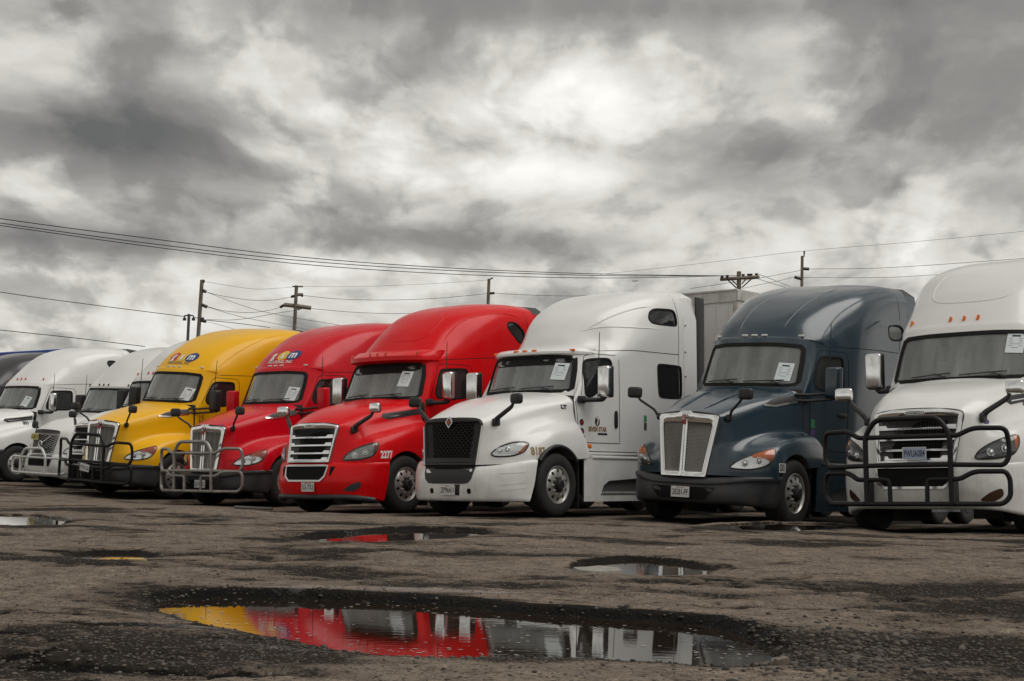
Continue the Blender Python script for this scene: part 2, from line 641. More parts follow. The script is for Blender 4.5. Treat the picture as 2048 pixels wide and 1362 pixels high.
def ribbon(bvh, pts, D, w=0.009, off=0.002, mb=None, step=0.07):
    """panel gap: a narrow dark strip lying on the surface along a polyline"""
    mb = mb or MB()
    P = [Vector(p) for p in pts]
    Q = []
    for a, b in zip(P, P[1:]):
        k = max(1, int((b - a).length / step))
        Q += [a.lerp(b, j / k) for j in range(k)]
    Q.append(P[-1])
    vs_ = []
    for i, p in enumerate(Q):
        q, nn = hit(bvh, p, D)
        t = (Q[min(i + 1, len(Q) - 1)] - Q[max(i - 1, 0)]).normalized()
        s = t.cross(nn).normalized()
        vs_ += [q + s * w / 2 + nn * off, q - s * w / 2 + nn * off]
    fs = [(2 * i, 2 * i + 1, 2 * i + 3, 2 * i + 2) for i in range(len(Q) - 1)]
    return mb.add(vs_, fs)


def text_mb(s, size, sx=1.0, bold=0.0, shear=0.0, align='CENTER'):
    cu = bpy.data.curves.new('lettering', 'FONT')
    cu.body = s
    cu.size = size
    cu.align_x = align
    cu.align_y = 'CENTER'
    cu.offset = bold
    cu.shear = shear
    cu.resolution_u = 3
    ob = bpy.data.objects.new('lettering', cu)
    COL.objects.link(ob)
    dg = bpy.context.evaluated_depsgraph_get()
    me = bpy.data.meshes.new_from_object(ob.evaluated_get(dg))
    vs_ = [Vector((v.co.x * sx, v.co.y, 0)) for v in me.vertices]
    fs = [tuple(p.vertices) for p in me.polygons]
    bpy.data.objects.remove(ob, do_unlink=True)
    bpy.data.curves.remove(cu)
    bpy.data.meshes.remove(me)
    return vs_, fs


def text_on(bvh, s, pos, D, size, sx=1.0, bold=0.004, off=0.004, rot=0.0, shear=0.0):
    """lettering laid onto a body panel; pos is its centre"""
    vs_, fs = text_mb(s, size, sx, bold, shear)
    D = Vector(D).normalized()
    U = D.cross(Vector((0, 0, 1))).normalized()
    V = Vector((0, 0, 1))
    ca, sa = math.cos(rot), math.sin(rot)
    out = []
    for v in vs_:
        p = Vector(pos) + U * (v.x * ca - v.y * sa) + V * (v.x * sa + v.y * ca)
        q, nn = hit(bvh, p, D)
        out.append(q + nn * off)
    return MB().add(out, fs)


def disc_on(bvh, pos, D, rx, rz, off=0.004, n=20, rot=0.0, rings=2):
    D = Vector(D).normalized()
    U = D.cross(Vector((0, 0, 1))).normalized()
    V = Vector((0, 0, 1))
    out = []
    for i in range(n):
        a = 2 * math.pi * i / n
        x, y = rx * math.cos(a), rz * math.sin(a)
        out.append(Vector(pos) + U * (x * math.cos(rot) - y * math.sin(rot)) + V * (x * math.sin(rot) + y * math.cos(rot)))
    return patch(bvh, out, D, off, rings, 0.006)


def link(me, name, mat, parent=None, props=None):
    o = bpy.data.objects.new(name, me)
    COL.objects.link(o)
    if parent is not None:
        o.parent = parent
    if mat is not None:
        if not me.materials:
            me.materials.append(None)
        o.material_slots[0].link = 'OBJECT'
        o.material_slots[0].material = MATS[mat]
    for k, v in (props or {}).items():
        o[k] = v
    return o


def empty(name, label=None, cat=None, group=None, parent=None):
    o = bpy.data.objects.new(name, None)
    COL.objects.link(o)
    o.empty_display_size = 0.3
    if parent is not None:
        o.parent = parent
    if label:
        o['label'] = label
    if cat:
        o['category'] = cat
    if group:
        o['group'] = group
    return o


def boolean(mb, cutters, name):
    """mb minus every cutter; faces that are not on the old surface get slot 1"""
    me = bpy.data.meshes.new(name)
    me.from_pydata([tuple(p) for p in mb.v], [], mb.f)
    bm = bmesh.new()
    bm.from_mesh(me)
    bmesh.ops.recalc_face_normals(bm, faces=bm.faces[:])
    bm.to_mesh(me)
    bm.free()
    ob = bpy.data.objects.new(name, me)
    COL.objects.link(ob)
    tmp = []
    for c in cutters:
        cm = bpy.data.meshes.new('cutter')
        cm.from_pydata([tuple(p) for p in c.v], [], c.f)
        bm = bmesh.new()
        bm.from_mesh(cm)
        bmesh.ops.recalc_face_normals(bm, faces=bm.faces[:])
        bm.to_mesh(cm)
        bm.free()
        co = bpy.data.objects.new('cutter', cm)
        COL.objects.link(co)
        tmp.append(co)
        md = ob.modifiers.new('b', 'BOOLEAN')
        md.operation = 'DIFFERENCE'
        md.solver = 'EXACT'
        md.object = co
    dg = bpy.context.evaluated_depsgraph_get()
    dg.update()
    res = bpy.data.meshes.new_from_object(ob.evaluated_get(dg))
    bpy.data.objects.remove(ob, do_unlink=True)
    for co in tmp:
        bpy.data.objects.remove(co, do_unlink=True)
    res.name = name
    res.materials.clear()
    res.materials.append(None)
    res.materials.append(MATS['interior'])
    b = bvh_of(mb)
    for p in res.polygons:
        h = b.find_nearest(Vector(p.center))
        p.material_index = 1 if (h[0] is not None and h[3] > 0.006) else 0
    finish(res, 38, recalc=False)
    return res


def cut_prism(bvh, outline, D, depth):
    D = Vector(D).normalized()
    Q = [hit(bvh, p, D)[0] for p in outline]
    a = [q - D * 0.25 for q in Q]
    b = [q + D * depth for q in Q]
    n = len(Q)
    ca, cb = sum(a, Vector()) / n, sum(b, Vector()) / n
    vs_ = a + b + [ca, cb]
    fs = []
    for i in range(n):
        j = (i + 1) % n
        fs += [(i, j, n + j, n + i), (j, i, 2 * n), (n + i, n + j, 2 * n + 1)]
    return MB().add(vs_, fs)


# ------------------------------------------------------------------ truck shapes (x: back from the bumper, y: half width, z: up)
def row(x, *yz):
    return [(x, y, z) for y, z in yz]


def gx(key, y, z):
    if key in 'CV':
        return .065 + .12 * (z - .873) / .62 + .10 * (y / .573) ** 2
    if key == 'K':
        return .10 + .06 * (z - .684) / .85 + .10 * (y / .5) ** 2
    return .05 + .06 * (z - .53) / .95 + .06 * (y / .58) ** 2


SHAPES = {}
SHAPES['C'] = dict(
    hood=[
        [(.18, 0, 1.56), (.20, .25, 1.555), (.27, .50, 1.53), (.32, .60, 1.48), (.28, .63, 1.30), (.25, .64, 1.15), (.24, .66, 1.05), (.23, .68, .98), (.22, .68, .92), (.22, .68, .86)],
        [(.40, 0, 1.67), (.42, .28, 1.66), (.45, .52, 1.62), (.47, .67, 1.52), (.44, .73, 1.36), (.42, .78, 1.22), (.42, .84, 1.12), (.41, .88, 1.02), (.40, .90, .94), (.40, .90, .86)],
        [(.70, 0, 1.79), (.70, .32, 1.78), (.71, .58, 1.73), (.72, .75, 1.62), (.70, .82, 1.46), (.68, .90, 1.33), (.67, 1.04, 1.25), (.66, 1.11, 1.13), (.66, 1.13, .98), (.66, 1.13, .86)],
        row(1.05, (0, 1.89), (.36, 1.88), (.66, 1.83), (.83, 1.70), (.88, 1.55), (.96, 1.42), (1.10, 1.36), (1.18, 1.22), (1.2, 1.0), (1.2, .86)),
        row(1.45, (0, 1.97), (.40, 1.96), (.74, 1.91), (.91, 1.79), (.95, 1.64), (1.02, 1.52), (1.12, 1.46), (1.19, 1.33), (1.21, 1.05), (1.21, .86)),
        [(1.62, 0, 2.02), (1.66, .40, 2.01), (1.78, .80, 1.97), (1.84, .98, 1.89), (1.82, 1.01, 1.74), (1.82, 1.05, 1.61), (1.85, 1.12, 1.53), (1.88, 1.17, 1.38), (1.92, 1.2, 1.05), (1.93, 1.2, .88)],
        [(1.70, 0, 2.03), (1.74, .40, 2.02), (1.85, .82, 1.98), (1.90, 1.0, 1.90), (1.87, 1.03, 1.75), (1.88, 1.07, 1.62), (1.93, 1.12, 1.52), (2.0, 1.16, 1.36), (2.08, 1.18, 1.05), (2.10, 1.18, .90)]],
    cab=[
        [(1.62, 0, 1.96), (1.68, .50, 1.96), (1.82, .85, 1.96), (1.97, 1.0, 1.95), (2.03, 1.05, 1.88), (2.02, 1.07, 1.6), (2.02, 1.08, 1.3), (2.02, 1.08, 1.0)],
        [(1.98, 0, 2.68), (2.02, .48, 2.68), (2.13, .80, 2.67), (2.27, .94, 2.66), (2.38, 1.0, 2.55), (2.3, 1.06, 2.1), (2.25, 1.08, 1.5), (2.25, 1.09, 1.0)],
        [(2.10, 0, 2.84), (2.14, .50, 2.84), (2.26, .82, 2.82), (2.42, .98, 2.78), (2.55, 1.05, 2.68), (2.45, 1.08, 2.2), (2.4, 1.09, 1.5), (2.4, 1.10, 1.0)],
        [(2.32, 0, 3.10), (2.36, .45, 3.09), (2.47, .78, 3.05), (2.63, .98, 2.96), (2.80, 1.08, 2.82), (2.72, 1.11, 2.3), (2.7, 1.11, 1.6), (2.7, 1.12, 1.0)],
        [(2.60, 0, 3.38), (2.65, .45, 3.37), (2.76, .78, 3.31), (2.92, 1.0, 3.18), (3.05, 1.12, 2.95), (3.0, 1.15, 2.4), (3, 1.15, 1.7), (3, 1.15, 1.0)],
        [(3.10, 0, 3.70), (3.13, .45, 3.69), (3.20, .80, 3.62), (3.30, 1.05, 3.46), (3.40, 1.18, 3.15), (3.4, 1.21, 2.5), (3.4, 1.21, 1.7), (3.4, 1.21, 1.0)],
        [(3.8, 0, 3.90), (3.8, .50, 3.89), (3.82, .88, 3.82), (3.85, 1.12, 3.66), (3.9, 1.21, 3.35), (3.9, 1.23, 2.6), (3.9, 1.23, 1.7), (3.9, 1.23, 1.0)],
        row(4.5, (0, 3.98), (.5, 3.97), (.92, 3.91), (1.15, 3.76), (1.22, 3.45), (1.23, 2.6), (1.23, 1.7), (1.23, 1.0)),
        row(5.0, (0, 3.99), (.5, 3.98), (.92, 3.92), (1.15, 3.77), (1.22, 3.46), (1.23, 2.6), (1.23, 1.7), (1.23, 1.0))],
    bumper=[
        [(.30, 0, .88), (.32, .45, .88), (.40, .62, .88), (.52, .82, .88), (.70, 1.02, .88), (.90, 1.10, .88)],
        [(.14, 0, .865), (.16, .45, .865), (.24, .68, .865), (.41, .92, .868), (.64, 1.12, .872), (.89, 1.2, .875)],
        [(.08, 0, .72), (.10, .45, .72), (.18, .70, .72), (.37, .94, .72), (.62, 1.13, .72), (.88, 1.205, .72)],
        [(.05, 0, .54), (.07, .45, .54), (.16, .72, .54), (.36, .95, .54), (.62, 1.13, .54), (.86, 1.20, .54)],
        [(.09, 0, .38), (.11, .45, .38), (.20, .72, .38), (.40, .95, .37), (.65, 1.12, .34), (.82, 1.175, .32)],
        [(.15, 0, .30), (.17, .45, .30), (.25, .72, .30), (.44, .95, .28), (.66, 1.1, .24), (.80, 1.16, .22)],
        [(.35, 0, .30), (.36, .45, .30), (.42, .70, .30), (.56, .88, .28), (.72, 1.0, .24), (.82, 1.05, .22)]],
    ws=[(0, 2.02), (.50, 2.02), (.80, 2.025), (.90, 2.03), (.945, 2.08), (.905, 2.45), (.865, 2.62), (.80, 2.655), (.45, 2.665), (0, 2.665)],
    door_win=[(2.21, 2.04), (2.41, 2.54), (2.50, 2.57), (2.98, 2.60), (3.04, 2.54), (3.04, 2.12), (2.98, 2.05), (2.55, 2.03)],
    upper_win=[(4.12, 3.44), (4.16, 3.55), (4.40, 3.56), (4.62, 3.42), (4.66, 3.28), (4.58, 3.16), (4.46, 3.18)],
    sleeper_win=None,
    seams=[[(1.98, 1.40), (1.98, 1.15), (3.14, 1.15), (3.14, 2.55), (3.08, 2.66), (2.5, 2.665), (2.40, 2.64), (2.12, 2.02), (2.0, 1.9), (1.98, 1.4)],
           [(2.5, 2.74), (3.2, 2.80), (4.0, 2.86), (4.75, 2.88)], [(4.75, 1.0), (4.75, 3.5), (4.70, 3.85)]],
    hm_base=(.50, .80, 1.42), hm=(.62, 1.12, 1.79), hm_style='flat', sm=(2.25, 1.36, 2.24), sm_arm=(2.08, 1.06, 1.95),
    markers=[(y, 2.87) for y in (-.80, -.19, 0, .19, .80)], hub=(1.33, 1.19))
SHAPES['K'] = dict(
    hood=[
        [(.22, 0, 1.63), (.23, .20, 1.625), (.27, .42, 1.60), (.31, .50, 1.55), (.31, .50, 1.35), (.29, .48, 1.15), (.28, .47, 1.0), (.27, .46, .90), (.26, .46, .80), (.26, .46, .72)],
        [(.42, 0, 1.71), (.43, .25, 1.70), (.45, .48, 1.66), (.46, .575, 1.57), (.45, .60, 1.36), (.44, .62, 1.16), (.43, .70, 1.03), (.42, .78, .94), (.42, .80, .82), (.42, .80, .72)],
        [(.72, 0, 1.81), (.72, .30, 1.80), (.74, .56, 1.75), (.75, .66, 1.64), (.74, .69, 1.42), (.74, .74, 1.25), (.73, .95, 1.17), (.72, 1.12, 1.06), (.72, 1.17, .88), (.72, 1.17, .72)],
        row(1.05, (0, 1.91), (.34, 1.90), (.64, 1.84), (.74, 1.72), (.77, 1.5), (.81, 1.34), (.98, 1.29), (1.15, 1.2), (1.2, 1.0), (1.2, .74)),
        row(1.45, (0, 2.01), (.38, 2.0), (.72, 1.94), (.83, 1.82), (.86, 1.58), (.89, 1.40), (1.02, 1.35), (1.16, 1.29), (1.21, 1.1), (1.21, .85)),
        [(1.66, 0, 2.07), (1.70, .40, 2.06), (1.80, .78, 2.01), (1.86, .91, 1.91), (1.86, .95, 1.65), (1.86, .98, 1.44), (1.90, 1.04, 1.38), (1.95, 1.15, 1.32), (2.0, 1.2, 1.1), (2.05, 1.2, .9)],
        [(1.74, 0, 2.10), (1.78, .40, 2.09), (1.88, .80, 2.04), (1.92, .93, 1.93), (1.92, .97, 1.66), (1.93, 1.0, 1.44), (2.0, 1.05, 1.38), (2.1, 1.14, 1.31), (2.3, 1.19, 1.1), (2.42, 1.19, .92)]],
    cab=[
        [(1.68, 0, 2.06), (1.74, .45, 2.06), (1.88, .75, 2.06), (2.01, .88, 2.06), (2.08, .95, 1.98), (2.05, 1.0, 1.7), (2.03, 1.02, 1.35), (2.03, 1.02, 1.0)],
        [(2.02, 0, 2.78), (2.07, .44, 2.78), (2.20, .73, 2.775), (2.34, .87, 2.76), (2.45, .96, 2.66), (2.35, 1.03, 2.2), (2.3, 1.05, 1.5), (2.3, 1.05, 1.0)],
        [(2.11, 0, 2.90), (2.16, .44, 2.90), (2.27, .74, 2.88), (2.42, .91, 2.85), (2.58, 1.01, 2.75), (2.5, 1.07, 2.25), (2.5, 1.08, 1.5), (2.5, 1.08, 1.0)],
        [(2.30, 0, 3.12), (2.34, .42, 3.12), (2.45, .72, 3.09), (2.60, .93, 3.0), (2.78, 1.06, 2.83), (2.75, 1.11, 2.3), (2.75, 1.12, 1.6), (2.75, 1.12, 1.0)],
        [(2.62, 0, 3.37), (2.66, .42, 3.37), (2.76, .74, 3.32), (2.90, .96, 3.2), (3.05, 1.1, 2.95), (3.05, 1.16, 2.4), (3.05, 1.17, 1.7), (3.05, 1.17, 1.0)],
        [(3.15, 0, 3.65), (3.17, .42, 3.65), (3.23, .78, 3.59), (3.32, 1.01, 3.46), (3.4, 1.16, 3.15), (3.4, 1.21, 2.5), (3.4, 1.22, 1.7), (3.4, 1.22, 1.0)],
        row(3.8, (0, 3.85), (.45, 3.85), (.85, 3.79), (1.08, 3.66), (1.19, 3.35), (1.23, 2.6), (1.23, 1.7), (1.23, 1.0)),
        row(4.5, (0, 3.97), (.45, 3.97), (.92, 3.92), (1.13, 3.79), (1.2, 3.5), (1.23, 2.6), (1.23, 1.7), (1.23, 1.0)),
        row(5.1, (0, 4.01), (.45, 4.01), (.95, 3.96), (1.15, 3.83), (1.21, 3.5), (1.23, 2.6), (1.23, 1.7), (1.23, 1.0))],
    bumper=[
        [(.36, 0, .69), (.37, .40, .69), (.46, .60, .70), (.58, .80, .72), (.74, 1.0, .735), (.92, 1.1, .74)],
        [(.16, 0, .675), (.18, .40, .675), (.26, .62, .69), (.41, .90, .715), (.64, 1.12, .725), (.90, 1.2, .73)],
        [(.10, 0, .60), (.12, .40, .60), (.20, .64, .62), (.38, .92, .66), (.62, 1.13, .67), (.88, 1.205, .67)],
        [(.12, 0, .57), (.14, .40, .57), (.22, .64, .59), (.40, .92, .62), (.64, 1.12, .63), (.88, 1.195, .63)],
        [(.11, 0, .46), (.13, .45, .46), (.22, .70, .46), (.40, .94, .46), (.64, 1.12, .46), (.87, 1.195, .46)],
        [(.15, 0, .32), (.17, .45, .32), (.26, .70, .32), (.43, .93, .31), (.66, 1.1, .29), (.82, 1.16, .27)],
        [(.35, 0, .30), (.36, .45, .30), (.43, .66, .30), (.56, .86, .30), (.74, 1.0, .28), (.86, 1.05, .27)]],
    ws=[(0, 2.11), (.45, 2.11), (.72, 2.115), (.80, 2.13), (.84, 2.18), (.825, 2.50), (.805, 2.69), (.76, 2.745), (.45, 2.765), (0, 2.765)],
    door_win=[(2.20, 2.20), (2.40, 2.56), (2.50, 2.61), (2.88, 2.62), (2.93, 2.58), (2.93, 2.16), (2.88, 2.12), (2.62, 2.06), (2.25, 2.08)],
    upper_win=None, sleeper_win=[(4.35, 3.28), (4.95, 3.30), (4.95, 3.06), (4.40, 3.02)],
    seams=[[(2.06, 1.95), (2.04, 1.15), (3.05, 1.15), (3.05, 2.6), (3.0, 2.70), (2.5, 2.70), (2.42, 2.66), (2.12, 2.1)],
           [(2.56, 2.76), (3.2, 2.79), (4.0, 2.82), (4.85, 2.84)], [(4.80, 1.0), (4.80, 3.5), (4.72, 3.9)]],
    hm_base=(.40, .60, 1.54), hm=(.23, .94, 1.89), hm_style='stalk', sm=(2.15, 1.34, 2.18), sm_arm=(1.98, 1.0, 1.98),
    markers=[(y, 2.905) for y in (-.72, -.17, 0, .17, .72)], hub=(1.33, 1.19))
SHAPES['L'] = dict(
    hood=[
        [(.14, 0, 1.53), (.15, .25, 1.53), (.19, .50, 1.51), (.24, .61, 1.45), (.26, .62, 1.28), (.26, .61, 1.13), (.26, .60, 1.03), (.26, .60, .95), (.25, .60, .87), (.25, .60, .80)],
        [(.34, 0, 1.63), (.35, .28, 1.63), (.38, .52, 1.60), (.42, .66, 1.50), (.44, .72, 1.34), (.45, .76, 1.20), (.46, .82, 1.10), (.46, .87, 1.0), (.46, .88, .90), (.46, .88, .82)],
        [(.68, 0, 1.76), (.68, .32, 1.76), (.70, .58, 1.71), (.72, .74, 1.60), (.72, .81, 1.44), (.72, .89, 1.30), (.73, 1.0, 1.20), (.74, 1.08, 1.08), (.74, 1.11, .97), (.74, 1.11, .86)],
        row(1.05, (0, 1.86), (.36, 1.86), (.66, 1.81), (.83, 1.69), (.89, 1.53), (.97, 1.40), (1.08, 1.32), (1.17, 1.2), (1.2, 1.04), (1.2, .88)),
        row(1.45, (0, 1.94), (.40, 1.93), (.74, 1.88), (.91, 1.77), (.96, 1.62), (1.03, 1.48), (1.12, 1.40), (1.18, 1.30), (1.21, 1.1), (1.21, .9)),
        [(1.66, 0, 1.985), (1.70, .40, 1.975), (1.80, .80, 1.93), (1.87, .98, 1.84), (1.87, 1.02, 1.68), (1.88, 1.06, 1.52), (1.92, 1.12, 1.42), (1.95, 1.17, 1.28), (1.98, 1.2, 1.08), (2.0, 1.2, .92)],
        [(1.72, 0, 2.0), (1.76, .40, 1.99), (1.87, .83, 1.95), (1.92, 1.0, 1.86), (1.91, 1.04, 1.69), (1.92, 1.08, 1.52), (1.98, 1.12, 1.40), (2.06, 1.16, 1.24), (2.13, 1.18, 1.05), (2.15, 1.18, .93)]],
    cab=[
        [(1.70, 0, 1.94), (1.76, .47, 1.94), (1.91, .80, 1.94), (2.06, .93, 1.93), (2.11, 1.0, 1.86), (2.08, 1.06, 1.6), (2.06, 1.08, 1.3), (2.06, 1.08, 1.0)],
        [(2.0, 0, 2.62), (2.05, .46, 2.62), (2.18, .76, 2.61), (2.32, .89, 2.59), (2.42, .98, 2.5), (2.3, 1.06, 2.1), (2.25, 1.09, 1.5), (2.25, 1.09, 1.0)],
        [(2.12, 0, 2.72), (2.16, .46, 2.72), (2.30, .80, 2.71), (2.45, .95, 2.69), (2.55, 1.03, 2.62), (2.45, 1.08, 2.15), (2.4, 1.1, 1.5), (2.4, 1.1, 1.0)],
        [(2.42, 0, 2.76), (2.46, .40, 2.76), (2.58, .66, 2.76), (2.75, .86, 2.75), (2.80, 1.06, 2.66), (2.7, 1.11, 2.2), (2.7, 1.12, 1.5), (2.7, 1.12, 1.0)],
        [(2.54, 0, 2.98), (2.59, .36, 2.98), (2.70, .60, 2.96), (2.90, .82, 2.90), (3.0, 1.10, 2.70), (3.0, 1.14, 2.3), (3.0, 1.15, 1.6), (3.0, 1.15, 1.0)],
        [(2.80, 0, 3.30), (2.85, .40, 3.30), (2.97, .68, 3.27), (3.13, .90, 3.15), (3.25, 1.14, 2.80), (3.2, 1.17, 2.4), (3.2, 1.18, 1.6), (3.2, 1.18, 1.0)],
        [(3.25, 0, 3.58), (3.28, .42, 3.58), (3.37, .74, 3.54), (3.50, .98, 3.40), (3.60, 1.18, 3.0), (3.55, 1.2, 2.5), (3.55, 1.21, 1.6), (3.55, 1.21, 1.0)],
        [(3.90, 0, 3.81), (3.90, .45, 3.81), (3.95, .82, 3.77), (4.02, 1.05, 3.62), (4.05, 1.2, 3.2), (4.05, 1.22, 2.6), (4.05, 1.22, 1.6), (4.05, 1.22, 1.0)],
        row(4.5, (0, 3.91), (.48, 3.91), (.88, 3.87), (1.10, 3.75), (1.21, 3.35), (1.22, 2.6), (1.22, 1.6), (1.22, 1.0)),
        row(4.9, (0, 3.95), (.50, 3.95), (.90, 3.91), (1.12, 3.79), (1.21, 3.4), (1.22, 2.6), (1.22, 1.6), (1.22, 1.0))],
    bumper=[
        [(.32, 0, .79), (.34, .45, .79), (.42, .62, .80), (.54, .82, .83), (.68, 1.0, .87), (.80, 1.08, .88)],
        [(.12, 0, .775), (.14, .45, .775), (.24, .66, .78), (.42, .92, .81), (.62, 1.10, .855), (.79, 1.19, .875)],
        [(.06, 0, .68), (.08, .45, .68), (.19, .70, .68), (.40, .97, .70), (.60, 1.12, .72), (.76, 1.195, .74)],
        [(.05, 0, .52), (.07, .45, .52), (.18, .72, .52), (.40, .98, .52), (.60, 1.12, .53), (.73, 1.185, .54)],
        [(.07, 0, .36), (.09, .45, .36), (.20, .72, .36), (.41, .98, .36), (.60, 1.11, .36), (.69, 1.16, .36)],
        [(.12, 0, .25), (.14, .45, .25), (.25, .72, .25), (.44, .96, .25), (.60, 1.09, .25), (.66, 1.14, .25)],
        [(.32, 0, .25), (.34, .45, .25), (.42, .68, .25), (.56, .88, .25), (.66, 1.0, .25), (.70, 1.04, .25)]],
    ws=[(0, 2.0), (.48, 2.0), (.78, 2.005), (.86, 2.02), (.895, 2.06), (.87, 2.35), (.84, 2.55), (.78, 2.585), (.46, 2.60), (0, 2.60)],
    door_win=[(2.19, 1.98), (2.31, 2.48), (2.39, 2.55), (2.80, 2.585), (2.87, 2.53), (2.87, 2.08), (2.78, 2.02), (2.50, 2.01), (2.36, 1.93), (2.24, 1.92)],
    upper_win=[(3.90, 3.33), (3.98, 3.46), (4.12, 3.53), (4.60, 3.55), (4.68, 3.48), (4.70, 3.30), (4.64, 3.26), (3.98, 3.25)],
    sleeper_win=[(4.06, 2.52), (4.12, 2.57), (4.78, 2.57), (4.83, 2.52), (4.84, 2.06), (4.78, 2.0), (4.18, 1.99), (4.10, 2.04)],
    seams=[[(1.98, 1.84), (1.97, 1.4), (2.10, 1.18), (3.03, 1.18), (3.03, 2.55), (2.96, 2.64), (2.45, 2.64), (2.36, 2.60), (2.12, 1.95)],
           [(2.50, 2.69), (3.36, 2.75), (4.2, 2.76), (4.74, 2.77)], [(4.74, 1.0), (4.74, 3.4), (4.68, 3.82)], [(2.06, 1.04), (4.74, 1.04)]],
    hm_base=(.40, .74, 1.45), hm=(.44, 1.05, 1.81), hm_style='flat', sm=(2.28, 1.39, 2.16), sm_arm=(2.08, 1.08, 1.87),
    markers=[(y, 2.735) for y in (-.80, -.19, 0, .19, .80)], hub=(1.30, 1.19))
V = {k: v for k, v in SHAPES['C'].items()}
V['hood'] = [[(x - .02, y * (0.98 if y < .6 else 1), z - .05 if z > 1.0 else z) for x, y, z in r] for r in V['hood']]
V['hm_style'] = 'round'
V['hm'] = (.70, 1.12, 1.62)
V['upper_win'] = None
V['sleeper_win'] = None
SHAPES['V'] = V

def fit_nose(key, y_top, z_top, y_bot, z_bot):
    # the first row of the hood hugs the outside of the grille surround
    S = SHAPES[key]
    S['hood'] = [list(r) for r in S['hood']]
    r0 = S['hood'][0]
    for i in range(3, 10):
        z = r0[i][2]
        z = min(z, z_top)
        y = y_bot + (y_top - y_bot) * (z - z_bot) / (z_top - z_bot) + .006
        r0[i] = (gx(key, y, z) + .022, y, z)
    for i in range(3):
        x, y, z = r0[i]
        r0[i] = (gx(key, y, z) + .03, y, z)
    S['cab'] = [list(r) for r in S['cab']]
    q0 = S['cab'][0]
    hr = S['hood'][-1]
    for i in (4, 5, 6, 7):
        x, y, z = q0[i]
        hy = np.interp(-z, [-p[2] for p in hr], [p[0] for p in hr])
        q0[i] = (min(x, {4: 1.97, 5: 1.935, 6: 1.945, 7: 1.95}[i]), y, z)


MODELS = {}


def wheel_parts(cx, yo, cz, dual=False):
    """tyre, rim and hub meshes for one wheel whose outer face is at yo (sign = side)"""
    s = 1 if yo > 0 else -1
    w = 0.30
    prof = [(.285, -.02), (.31, .0), (.37, .012), (.43, .010), (.468, -.004), (.482, -.02), (.497, -.045), (.500, -.08), (.500, -.10), (.490, -.102), (.490, -.112), (.500, -.114),
            (.500, -.145), (.490, -.147), (.490, -.157), (.500, -.159), (.500, -.20), (.490, -.202), (.490, -.212), (.500, -.214), (.497, -.25), (.482, -.28), (.43, -w), (.31, -w), (.285, -.28)]
    t = MB().lathe_y([(r, yo + s * d) for r, d in prof], cx, cz, 56, True)
    rim = MB()
    if not dual:
        rp = [(.300, -.012), (.296, .004), (.285, .004), (.276, -.012), (.268, -.03), (.255, -.02), (.235, -.008), (.200, .002), (.172, .010), (.160, .012), (.150, .004), (.0, .004)]
    else:
        rp = [(.300, -.012), (.296, .004), (.285, .004), (.276, -.02), (.265, -.09), (.24, -.13), (.19, -.15), (.15, -.15), (.12, -.10), (.11, -.06), (.0, -.05)]
    rim.lathe_y([(r, yo + s * d) for r, d in rp], cx, cz, 56)
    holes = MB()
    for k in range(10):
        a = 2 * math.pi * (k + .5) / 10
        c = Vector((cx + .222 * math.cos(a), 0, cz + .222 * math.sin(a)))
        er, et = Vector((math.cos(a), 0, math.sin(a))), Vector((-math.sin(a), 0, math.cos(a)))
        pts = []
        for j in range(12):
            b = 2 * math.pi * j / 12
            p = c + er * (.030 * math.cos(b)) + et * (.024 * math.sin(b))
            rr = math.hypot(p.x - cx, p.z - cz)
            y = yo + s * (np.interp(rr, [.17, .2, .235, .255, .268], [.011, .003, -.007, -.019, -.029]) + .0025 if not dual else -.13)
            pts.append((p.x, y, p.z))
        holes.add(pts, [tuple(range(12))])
    hub = MB()
    hp = [(.118, .002), (.115, .02), (.085, .03), (.082, .065), (.07, .078), (.0, .08)] if not dual else [(.12, -.10), (.11, -.02), (.095, .02), (.0, .025)]
    hub.lathe_y([(r, yo + s * d) for r, d in hp], cx, cz, 28)
    nuts = MB()
    for k in range(10):
        a = 2 * math.pi * k / 10
        c = (cx + .137 * math.cos(a), cz + .137 * math.sin(a))
        y0, y1 = (yo - s * .005, yo + s * .038) if not dual else (yo - s * .16, yo - s * .10)
        nuts.tube([(c[0], y0, c[1]), (c[0], y1, c[1])], .0165, 6)
    return dict(tyre=t.mesh('tyre', 30), rim=rim.mesh('rim', 30), holes=holes.mesh('hand_hole'), hub=hub.mesh('hub', 30), nuts=nuts.mesh('lug_nuts', 20))


WHEELS = {}


def mirror_y(me):
    m2 = me.copy()
    for v in m2.vertices:
        v.co.y = -v.co.y
    m2.flip_normals()
    return m2


def bez(pts, r=0.09, n=5):
    """polyline with rounded bends"""
    P = [Vector(p) for p in pts]
    out = [P[0]]
    for i in range(1, len(P) - 1):
        a, b, c = P[i - 1], P[i], P[i + 1]
        d1, d2 = (a - b), (c - b)
        k = min(r, d1.length * .45, d2.length * .45)
        p, q = b + d1.normalized() * k, b + d2.normalized() * k
        for j in range(n + 1):
            t = j / n
            out.append(p * (1 - t) ** 2 + b * 2 * t * (1 - t) + q * t * t)
    out.append(P[-1])
    return out


NOSE = {'C': (.575, 1.47, .50, .875), 'K': (.503, 1.545, .372, .684), 'L': (.590, 1.43, .520, .80), 'V': (.52, 1.40, .44, .86)}


